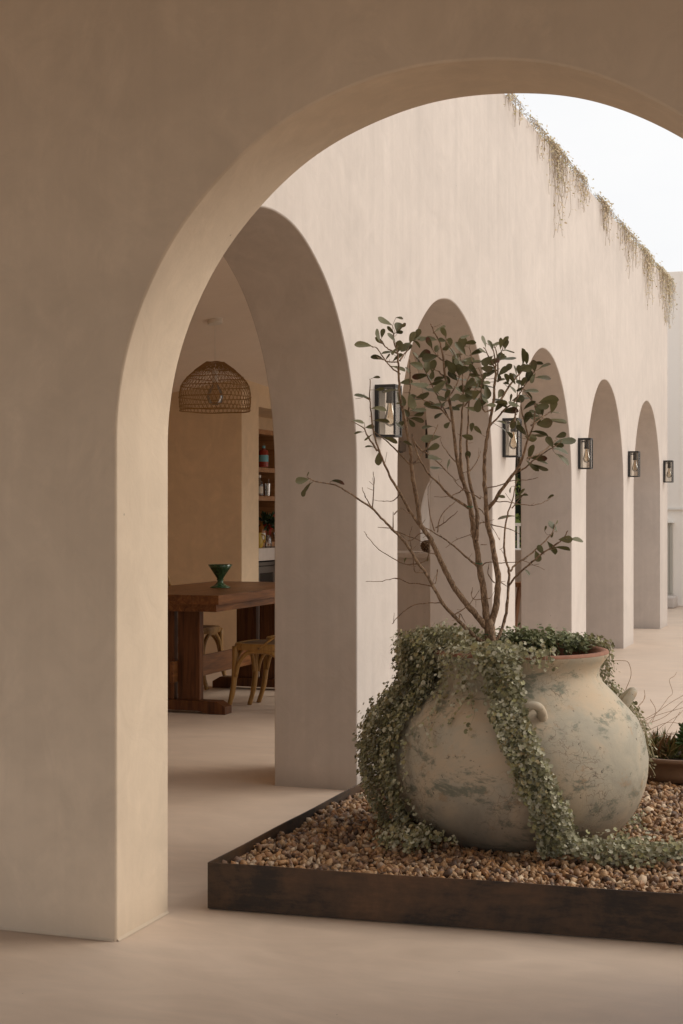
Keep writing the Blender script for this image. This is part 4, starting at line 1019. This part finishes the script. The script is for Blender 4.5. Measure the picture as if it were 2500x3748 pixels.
# ------------------------------------------------------------------ vines on the wall top
def yw(px):
    u = (px - 1250) / 5500; return -2.295 / ((-SN + u * CS) / (CS + u * SN))
VD = [(1795, 1912, .26, 60, 'short dry vine on the wall top right under the big arch'),
      (1925, 1992, .28, 46, 'thin dry vine tuft on the wall top, second from the big arch'),
      (1990, 2078, .72, 150, 'longest dry vine hanging in a pointed curtain from the wall top'),
      (2078, 2158, .34, 80, 'dry vine trailing just right of the longest curtain on the wall top'),
      (2186, 2236, .42, 110, 'dense dry vine clump hanging by the middle of the visible parapet'),
      (2240, 2335, .50, 120, 'wide thin dry vine fringe hanging above the fourth arch'),
      (2332, 2395, .62, 130, 'dry vine hanging above the fifth arch in separate strands'),
      (2398, 2462, .72, 190, 'greenest vine clump at the far end of the wall top')]
for vi, (a, b_, ln, ns, lab) in enumerate(VD):
    y0, y1 = yw(a), yw(b_); yc = (y0 + y1) / 2
    t = thing('hanging_vine', lab, 'vine', (-2.31, yc, 4.095), 0, 'dry vines along the wall top')
    S = []; hw = (y1 - y0) / 2
    for i in range(int(ns * .5)):
        yy = random.triangular(-hw, hw, random.uniform(-hw, hw) * .6); ed = 1 - min(1, abs(yy) / hw) ** 2
        l_ = ln * random.uniform(.12, 1.0) * (.35 + .65 * ed) * (.6 + .4 * math.sin(i * 2.1 + yy * 9))
        x0 = random.uniform(.02, .06)
        pts = [Vector((-.08 + random.uniform(-.05, .05), yy + random.gauss(0, .04), .01)), Vector((-.005, yy, .03 + random.uniform(0, .05))), Vector((x0, yy, .0))]
        k = max(2, int(l_ / .06))
        for j in range(1, k + 1): pts.append(Vector((x0 + random.gauss(0, .006), yy + random.gauss(0, .012), -l_ * j / k)))
        S.append([p + Vector((-2.31, yc, 4.095)) for p in pts])
    for i in range(int(ns * .22)):
        yy = random.uniform(-hw, hw); S.append([Vector((-2.37, yc + yy, 4.10)), Vector((-2.33 + random.uniform(-.05, .05), yc + yy + random.gauss(0, .03), 4.13 + random.uniform(0, .05)))])
    C, Nn, T, sz_ = strand_leaves(S, .020, .012, .025 if vi < 6 else .029, lambda p, a_: Vector((.8, -.3, .5)), .5)
    make_leaves('foliage', C, Nn, T, sz_, OVA, OVAF, M_VINE, t, (-2.31, yc, 4.095)); stems(t, S, 1, M_VSTEM, (-2.31, yc, 4.095), .0013)

# ------------------------------------------------------------------ dining table
TX0, TX1, TY0, TY1, TZ = -4.83, -3.93, 8.765, 10.70, .79
tb = thing('trestle_table', 'heavy dark wooden trestle dining table seen through the first arch', 'table', ((TX0 + TX1) / 2, (TY0 + TY1) / 2, 0))
hx, hy = (TX1 - TX0) / 2, (TY1 - TY0) / 2
nb = 5
for i in range(nb):
    x0 = -hx + 2 * hx * i / nb; MB().box((x0 + .0004, -hy, TZ - .060), (x0 + 2 * hx / nb - .0004, hy, TZ)).build('top_board', M_TABLE, tb, bevel=.0015)
for s_ in (-1, 1):
    a, b_ = sorted((s_ * (hx - .03), s_ * (hx - .075))); MB().box((a, -hy + .03, TZ - .108), (b_, hy - .03, TZ - .061)).build('side_rail', M_TABLE, tb, bevel=.002)
    a, b_ = sorted((s_ * (hy - .03), s_ * (hy - .075))); MB().box((-hx + .0755, a, TZ - .108), (hx - .0755, b_, TZ - .061)).build('end_rail', M_TABLE, tb, bevel=.002)
TCX = -4.345 - (TX0 + TX1) / 2
for yy in (-.70, .70):
    for s_ in (-1, 1):
        a, b_ = sorted((TCX + s_ * .014, TCX + s_ * .172)); MB().box((a, yy - .03, .085), (b_, yy + .03, TZ - .0615)).build('post', M_TABLEV, tb, bevel=.002)
    y0, y1 = yy - .055, yy + .055; xa, xb = TCX - .36, TCX + .365
    sec = [(xa, .0), (xa + .12, 0), (xa + .2, .018), (xb - .2, .018), (xb - .12, 0), (xb, 0), (xb, .05), (xb - .06, .084), (xa + .06, .084), (xa, .05)]
    m_ = len(sec); MB().add([(x, y0, z) for x, z in sec] + [(x, y1, z) for x, z in sec], [tuple(range(m_)), tuple(range(2 * m_ - 1, m_ - 1, -1))] + [(i, m_ + i, m_ + (i + 1) % m_, (i + 1) % m_) for i in range(m_)]).build('foot', M_TABLEV, tb, bevel=.003)
MB().box((TCX - .0135, -.80, .20), (TCX + .0135, .80, .34)).build('stretcher', M_TABLE, tb, bevel=.003)

# chairs ------------------------------------------------------------------
def make_chair(label, loc, rz):
    t = thing('bentwood_chair', label, 'chair', loc, rz, 'bentwood chairs around the dining table')
    sz0 = .455
    out = []
    for k in range(28):
        a = 2 * math.pi * k / 28; ca, sa = math.cos(a), math.sin(a); e = .62
        out.append((.215 * math.copysign(abs(ca) ** e, ca), (.205 + .015 * ca) * math.copysign(abs(sa) ** e, sa)))
    vs_ = []; fs = []; m_ = 28
    for (f_, z) in ((1, sz0 - .045), (1.03, sz0 - .02), (1.0, sz0 - .002), (.86, sz0), (.86, sz0 - .03)): vs_ += [(x * f_, y * f_, z) for x, y in out]
    for r in range(4):
        for k in range(m_): fs.append((r * m_ + k, r * m_ + (k + 1) % m_, (r + 1) * m_ + (k + 1) % m_, (r + 1) * m_ + k))
    fs.append(tuple(range(m_ - 1, -1, -1)))
    MB().add(vs_, fs).build('seat_frame', M_CHAIR, t, 50)
    MB().add([(x * .862, y * .862, sz0 - .004) for x, y in out] + [(x * .4, y * .4, sz0 + .004) for x, y in out], [(k, (k + 1) % m_, m_ + (k + 1) % m_, m_ + k) for k in range(m_)] + [tuple(range(m_, 2 * m_))]).build('cane_seat', M_CANE, t, 180)
    for s_ in (-1, 1):
        MB().tube(smooth_pts([(.185, s_ * .175, sz0 - .02), (.187, s_ * .178, .25), (.205, s_ * .183, .11), (.238, s_ * .19, 0)], 4), [.021] * 5 + [.019] * 4 + [.016] * 4, 10).build('leg', M_CHAIR, t, 180)
        MB().tube(smooth_pts([(-.27, s_ * .18, 0), (-.215, s_ * .172, .2), (-.192, s_ * .168, .44), (-.21, s_ * .175, .60), (-.25, s_ * .17, .76)], 4), [.016] * 3 + [.0185] * 14, 10).build('leg', M_CHAIR, t, 180)
        MB().tube(smooth_pts([(.175, s_ * .19, .235), (.150, s_ * .192, .325), (.09, s_ * .193, .392), (0, s_ * .194, .405), (-.09, s_ * .192, .392), (-.155, s_ * .188, .325), (-.185, s_ * .184, .235)], 4), .015, 8).build('side_arch', M_CHAIR, t, 180)
        MB().tube(smooth_pts([(.0, s_ * .222, sz0 - .030), (-.06, s_ * .222, sz0 + .012), (-.15, s_ * .20, .535), (-.215, s_ * .14, .60), (-.235, s_ * -.02, .68), (-.25, s_ * -.13, .77)], 4), .016, 8, True, .45).build('cross_brace', M_CHAIR, t, 180)
        MB().tube([(-.006, s_ * .21, sz0 - .026), (-.006, s_ * .236, sz0 - .026)], .0065, 8).build('bolt', M_BLACK, t, 40)
    MB().tube(smooth_pts([(.192, -.165, .235), (.192, -.14, .33), (.192, -.07, .395), (.192, 0, .405), (.192, .07, .395), (.192, .14, .33), (.192, .165, .235)], 4), .0145, 8).build('front_arch', M_CHAIR, t, 180)
    MB().tube(smooth_pts([(-.25, -.172, .755), (-.262, -.16, .82), (-.275, -.09, .872), (-.28, 0, .885), (-.275, .09, .872), (-.262, .16, .82), (-.25, .172, .755)], 4), .0165, 10).build('back_bow', M_CHAIR, t, 180)
    return t
ch = make_chair('honey wood bentwood chair on the near right side of the table, closest to the arch', (-3.80, 9.33, 0), math.pi)
copy_tree(ch, (-3.79, 9.85, 0), math.pi, 'honey wood bentwood chair on the right of the table, behind the nearest one')
copy_tree(ch, (-4.92, 10.42, 0), 0, 'honey wood bentwood chair on the far left side of the table, seen past the post')
copy_tree(ch, (-4.985, 9.72, 0), 0, 'honey wood bentwood chair at the left of the table, mostly hidden by the post')

# green bowl
gb = P(806, 2152, 10.6)
g = thing('green_glass_compote', 'green glass footed bowl standing on the dark table', 'bowl', (gb.x, gb.y, TZ + .001))
MB().lathe([(0, 0), (.072, 0), (.07, .006), (.045, .018), (.026, .034), (.020, .048), (.026, .062)], 28).build('foot', M_GREENGLASS, g, 180)
MB().lathe([(.020, .0625), (.045, .10), (.068, .134), (.087, .164), (.083, .164), (.062, .132), (.040, .10), (.012, .072), (0, .07)], 28).build('bowl', M_GREENGLASS, g, 180)

# pendant ------------------------------------------------------------------
PL = P(787, 1400, 11.0); zc = ceil_z(PL.x, PL.y)
pd = thing('rattan_pendant_lamp', 'woven rattan dome pendant lamp hanging from the ceiling over the table', 'lamp', (PL.x, PL.y, zc))
MB().lathe([(0, -.045), (.05, -.045), (.055, -.04), (.055, -.012), (0, -.012)], 24).build('ceiling_cup', M_WPLASTIC, pd, 40)
for v in bpy.data.objects['ceiling_cup'].data.vertices: v.co.z += .164 * v.co.x - .045 * v.co.y + .012
zt, zb = 2.420 - zc, 2.068 - zc
MB().tube([(0, 0, -.04), (0, 0, zt - .07)], .0028, 6).build('cord', M_WPLASTIC, pd)
prof = [(.066, zt), (.085, zt - .012), (.15, zt - .060), (.205, zt - .110), (.243, zt - .160), (.260, zt - .22), (.262, zt - .29), (.255, zb)]
prz = smooth_pts([(r, 0, z) for r, z in prof], 4); prz = [(p.x, p.z) for p in prz]; nP = len(prz)
sh = MB()
for dr in (-1, 1):
    for k in range(50):
        a0 = 2 * math.pi * k / 50
        sh.tube([(r * math.cos(a0 + dr * .95 * i / nP), r * math.sin(a0 + dr * .95 * i / nP), z) for i, (r, z) in enumerate(prz)], .0016, 4, False)
for k in range(84):
    a0 = 2 * math.pi * k / 84
    sh.tube([((r + .003) * math.cos(a0 + .25 * i / nP), (r + .003) * math.sin(a0 + .25 * i / nP), z) for i, (r, z) in enumerate(prz[:9])], .0022, 4, False)
shade = stuff(sh.build('woven_shade', M_RATTAN, pd))
for i, rr_ in ((0, .004), (7, .0035), (12, .0035), (17, .0035), (22, .0035), (nP - 1, .005), (nP - 3, .003)):
    r, z = prz[i]; MB().tube([((r + .002) * math.cos(a), (r + .002) * math.sin(a), z + .002 * math.sin(5 * a)) for a in [2 * math.pi * j / 48 for j in range(49)]], rr_, 6, False).build('hoop', M_RATTAN, pd, 180)
MB().lathe([(0, zt - .06), (.02, zt - .06), (.022, zt - .14), (0, zt - .14)], 14).build('lamp_socket', M_WPLASTIC, pd, 40)
MB().lathe([(.016, zt - .141), (.022, zt - .165), (.052, zt - .21), (.062, zt - .25), (.05, zt - .292), (.02, zt - .31), (0, zt - .311)], 22).build('globe_bulb', M_BULB, pd, 180)

# ------------------------------------------------------------------ bar niche
sx0, sy0, sy1 = NX + .01, NY0 + .02, 13.05
sh = thing('bar_shelf_unit', 'wooden bar shelf unit with dark slatted back inside the niche', 'shelf', (-5.5, NY0, 1.001))
fx = .0   # local x: front at +.10
for y0_ in np.arange(.03, 1.0, .045):
    MB().box((-.275, y0_, .05), (-.262, y0_ + .043, 1.1)).build('back_slat', M_SLAT, sh)
for z_ in (.002, .44, .71, 1.07):
    MB().box((-.26, .02, z_), (.05, 1.0, z_ + .045)).build('shelf_board', M_SHELF, sh, bevel=.002)
for y_ in (.405, .955): MB().box((-.255, y_, .048), (.045, y_ + .035, 1.069)).build('upright', M_SHELF, sh, bevel=.002)
def bottle(name, label, loc, prof, mt, extra=()):
    t = thing(name, label, 'bottle', loc, 0, 'bottles on the bar shelf')
    MB().lathe(prof, 18).build('bottle_body', mt, t, 50)
    for (nm, pf, m2) in extra: MB().lathe(pf, 18).build(nm, m2, t, 50)
    return t
def npy(px, X=-5.42): # world Y on the plane X for a sight line
    u = (px - 1250) / 5500; return X / ((-SN + u * CS) / (CS + u * SN))
y_ = npy(965)
t = bottle('liquor_bottle', 'square red liquor bottle with pale blue label on the upper shelf', (-5.42, y_, 1.001 + .757), [(0, 0), (.042, 0), (.045, .006), (.045, .145), (.04, .158), (.016, .166), (.0145, .175)], M_LIQ,
       [('neck_band', [(.0155, .1755), (.0155, .20), (.0148, .2005)], M_LABELB), ('stopper', [(.0, .2255), (.015, .225), (.015, .201), (0, .201)], M_CORK)])
MB().lathe([(.0453, .05), (.0456, .052), (.0456, .11), (.0453, .112)], 18).build('label_print', M_LABELB, t, 50)
lp = bpy.data.objects[t.children[-1].name].data
bmv = bmesh.new(); bmv.from_mesh(lp); bmesh.ops.delete(bmv, geom=[f for f in bmv.faces if f.calc_center_median().y < .012 and True], context='FACES'); bmv.to_mesh(lp); bmv.free()
t = bottle('liquor_bottle', 'clear glass bottle with cream label on the middle shelf', (-5.42, npy(950), 1.001 + .487), [(0, 0), (.032, 0), (.034, .006), (.034, .11), (.028, .128), (.012, .142), (.0115, .168)], M_CLEAR,
       [('label_print', [(.0345, .02), (.0345, .085)], M_LABELW), ('cap', [(.0, .192), (.0135, .192), (.0135, .1685), (0, .1685)], M_WPLASTIC)])
t = bottle('liquor_bottle', 'dark amber bottle with cream label behind the bouquet', (-5.36, npy(958, -5.36), 1.048), [(0, 0), (.034, 0), (.036, .006), (.036, .12), (.028, .145), (.0125, .165), (.0125, .20)], M_AMBER,
       [('label_print', [(.0364, .03), (.0364, .09)], M_LABELW), ('cap', [(0, .225), (.0135, .225), (.0135, .2005), (0, .2005)], M_BLACK)])
t = thing('highball_glass', 'tall clear drinking glass beside the clear bottle on the shelf', 'glass', (-5.40, npy(978, -5.40), 1.001 + .4865))
MB().lathe([(0, .004), (.022, .004), (.028, .115), (.03, .115), (.024, 0), (0, 0)], 18).build('glass_body', M_CLEAR, t, 50)
MB().tube([(.0, .0, .01), (.01, .018, .16)], .0015, 5).build('stirrer', M_STEEL, t)
t = thing('stem_glass', 'cut crystal stem glass on the bar counter right of the bouquet', 'glass', (-5.31, npy(1011, -5.31), 1.0015))
MB().lathe([(0, 0), (.028, 0), (.026, .004), (.006, .008), (.011, .02), (.006, .03), (.012, .042), (.006, .054), (.010, .066), (.024, .085), (.034, .14), (.033, .14), (.022, .088), (0, .075)], 12).build('glass_body', M_CLEAR, t, 30)
t = thing('yellow_jug', 'small yellow glazed jug on the bar counter at the niche edge', 'jug', (-5.33, npy(948, -5.33), 1.0015))
MB().lathe([(0, 0), (.028, 0), (.04, .03), (.042, .06), (.03, .10), (.022, .12), (.028, .14), (.025, .14), (.018, .118), (0, .1)], 18).build('jug_body', M_YELLOW, t, 60)
MB().tube(smooth_pts([(.024, 0, .125), (.055, 0, .115), (.06, 0, .08), (.04, 0, .05)], 3), .006, 6).build('handle', M_YELLOW, t, 180)
bq = thing('flower_bouquet', 'dark leafy bouquet with red flowers in a vase in the bar niche', 'bouquet', (-5.32, npy(982, -5.32), 1.0015))
MB().lathe([(0, 0), (.03, 0), (.034, .01), (.03, .07), (.022, .10), (.03, .115), (.027, .115), (.018, .10), (0, .02)], 18).build('vase', M_CLEAR, bq, 60)
for i in range(9):
    a = random.uniform(0, 6.28); r = random.uniform(.01, .055); z = random.uniform(.17, .30)
    f = MB()
    for k in range(3):
        f.lathe([(0, z + .004 * k), (.012 + .006 * k, z - .004), (.022 - .003 * k, z + .008 + .006 * k), (.010, z + .018)], 9, (r * math.cos(a), r * math.sin(a)), .12)
    f.tube([(0, 0, .02), (r * math.cos(a), r * math.sin(a), z)], .0015, 4); f.build('flower', M_RED, bq, 60)
n = 150
ang = RNG.uniform(0, 6.28, n); el = RNG.uniform(-.6, 1.3, n)
dr = np.stack([np.cos(ang) * np.cos(el), np.sin(ang) * np.cos(el), np.sin(el)], 1)
make_leaves('foliage', dr * RNG.uniform(.015, .075, (n, 1)) + np.array([0, 0, .22]), rv(n), dr + rv(n, .3), RNG.uniform(.05, .085, n), [(x, y * .55, z) for x, y, z in OVA], OVAF, M_FGREEN, bq)
# wine fridge
fr = thing('wine_fridge', 'black and steel double door wine fridge under the bar niche slab', 'fridge', (-5.53, NY0 + .03, 0))
MB().box((-.25, 0, .02), (.20, 1.6, .872)).build('fridge_body', M_BLACK, fr)
for k in range(2):
    y0_ = .01 + k * .42
    MB().box((.2005, y0_, .05), (.235, y0_ + .41, .83)).build('door', M_STEEL, fr, bevel=.004)
    MB().box((.2355, y0_ + .05, .11), (.238, y0_ + .36, .77)).build('door_glass', M_DARKGLASS, fr)
MB().box((.2005, .0, .838), (.225, 1.6, .868)).build('top_trim', M_STEEL, fr)
# air conditioner on the end wall
ac = thing('air_conditioner', 'grey wall air conditioner above the arched window seen through the second arch', 'air conditioner', (-5.05, 15.79, 2.0))
MB().box((-.24, -.2, 0), (.22, -.001, .11)).build('casing', plain('ac_grey', (.25, .22, .19), .6), ac, bevel=.012)
MB().box((.05, -.203, .05), (.13, -.2005, .075)).build('display', M_WPLASTIC, ac)
MB().box((-.22, -.19, -.012), (.2, -.05, -.001)).build('louvre', M_GREY, ac)
# pineapple pot and carafe on the bar
pp = P(1554, 2022, 13.75)
t = thing('woven_ball_vase', 'round brown studded vase on the bar counter through the second arch', 'vase', (pp.x, 13.33, .961))
MB().lathe([(0, 0), (.035, 0), (.062, .03), (.070, .06), (.060, .092), (.035, .11), (.02, .112), (0, .108)], 20).build('vase_body', plain('brown_weave', (.07, .035, .014), .7, var=.5, scale=60), t, 180)
kb = MB()
for i in range(6):
    for k in range(14):
        z = .018 + i * .016; r = float(np.interp(z, [0, .03, .06, .092, .11], [.035, .062, .07, .06, .035])); a = (k + .5 * (i % 2)) * 2 * math.pi / 14
        kb.lathe([(0, z + .005), (.0055, z + .003), (.007, z - .004)], 5, (r * math.cos(a), r * math.sin(a)))
stuff(kb.build('studs', plain('tan_studs', (.16, .085, .03), .6), t))
t = thing('glass_carafe', 'clear fluted glass carafe standing behind the round brown vase', 'carafe', (pp.x + .04, 13.52, .961))
MB().lathe([(0, 0), (.06, 0), (.075, .03), (.07, .07), (.03, .15), (.022, .19), (.03, .22), (.027, .22), (.018, .19), (.06, .07), (.065, .03), (0, .01)], 16, wob=.03).build('carafe_body', M_CLEAR, t, 60)
# bar stool beyond the third arch
so = thing('bar_stool', 'wooden bar stool with slanted legs just inside the third arch', 'stool', (-2.785, 13.05, 0))
MB().box((-.19, -.19, .675), (.19, .19, .715)).build('seat', M_STOOL, so, bevel=.008)
for sx_ in (-1, 1):
    for sy_ in (-1, 1):
        MB().tube([(sx_ * .13, sy_ * .13, .674), (sx_ * .20, sy_ * .20, 0)], .021, 4).build('leg', M_STOOL, so)
for (a, b_) in (((-.178, -.178, .2), (.178, -.178, .2)), ((-.178, .178, .2), (.178, .178, .2)), ((-.172, -.172, .26), (-.172, .172, .26)), ((.172, -.172, .26), (.172, .172, .26))):
    MB().tube([a, b_], .014, 4).build('rung', M_STOOL, so)
# plaster cove at the foot of the near pier
cove((FX0, 4.0905, 0), (-2.184, 4.0905, 0), 0, -1, .006); cove((-2.1752, 4.096, 0), (-2.1752, 4.446, 0), 1, 0, .008)
cv.build('plaster_cove', M_PORCH_SHADE, fw, 180, loc=(0, -4.091, 0))
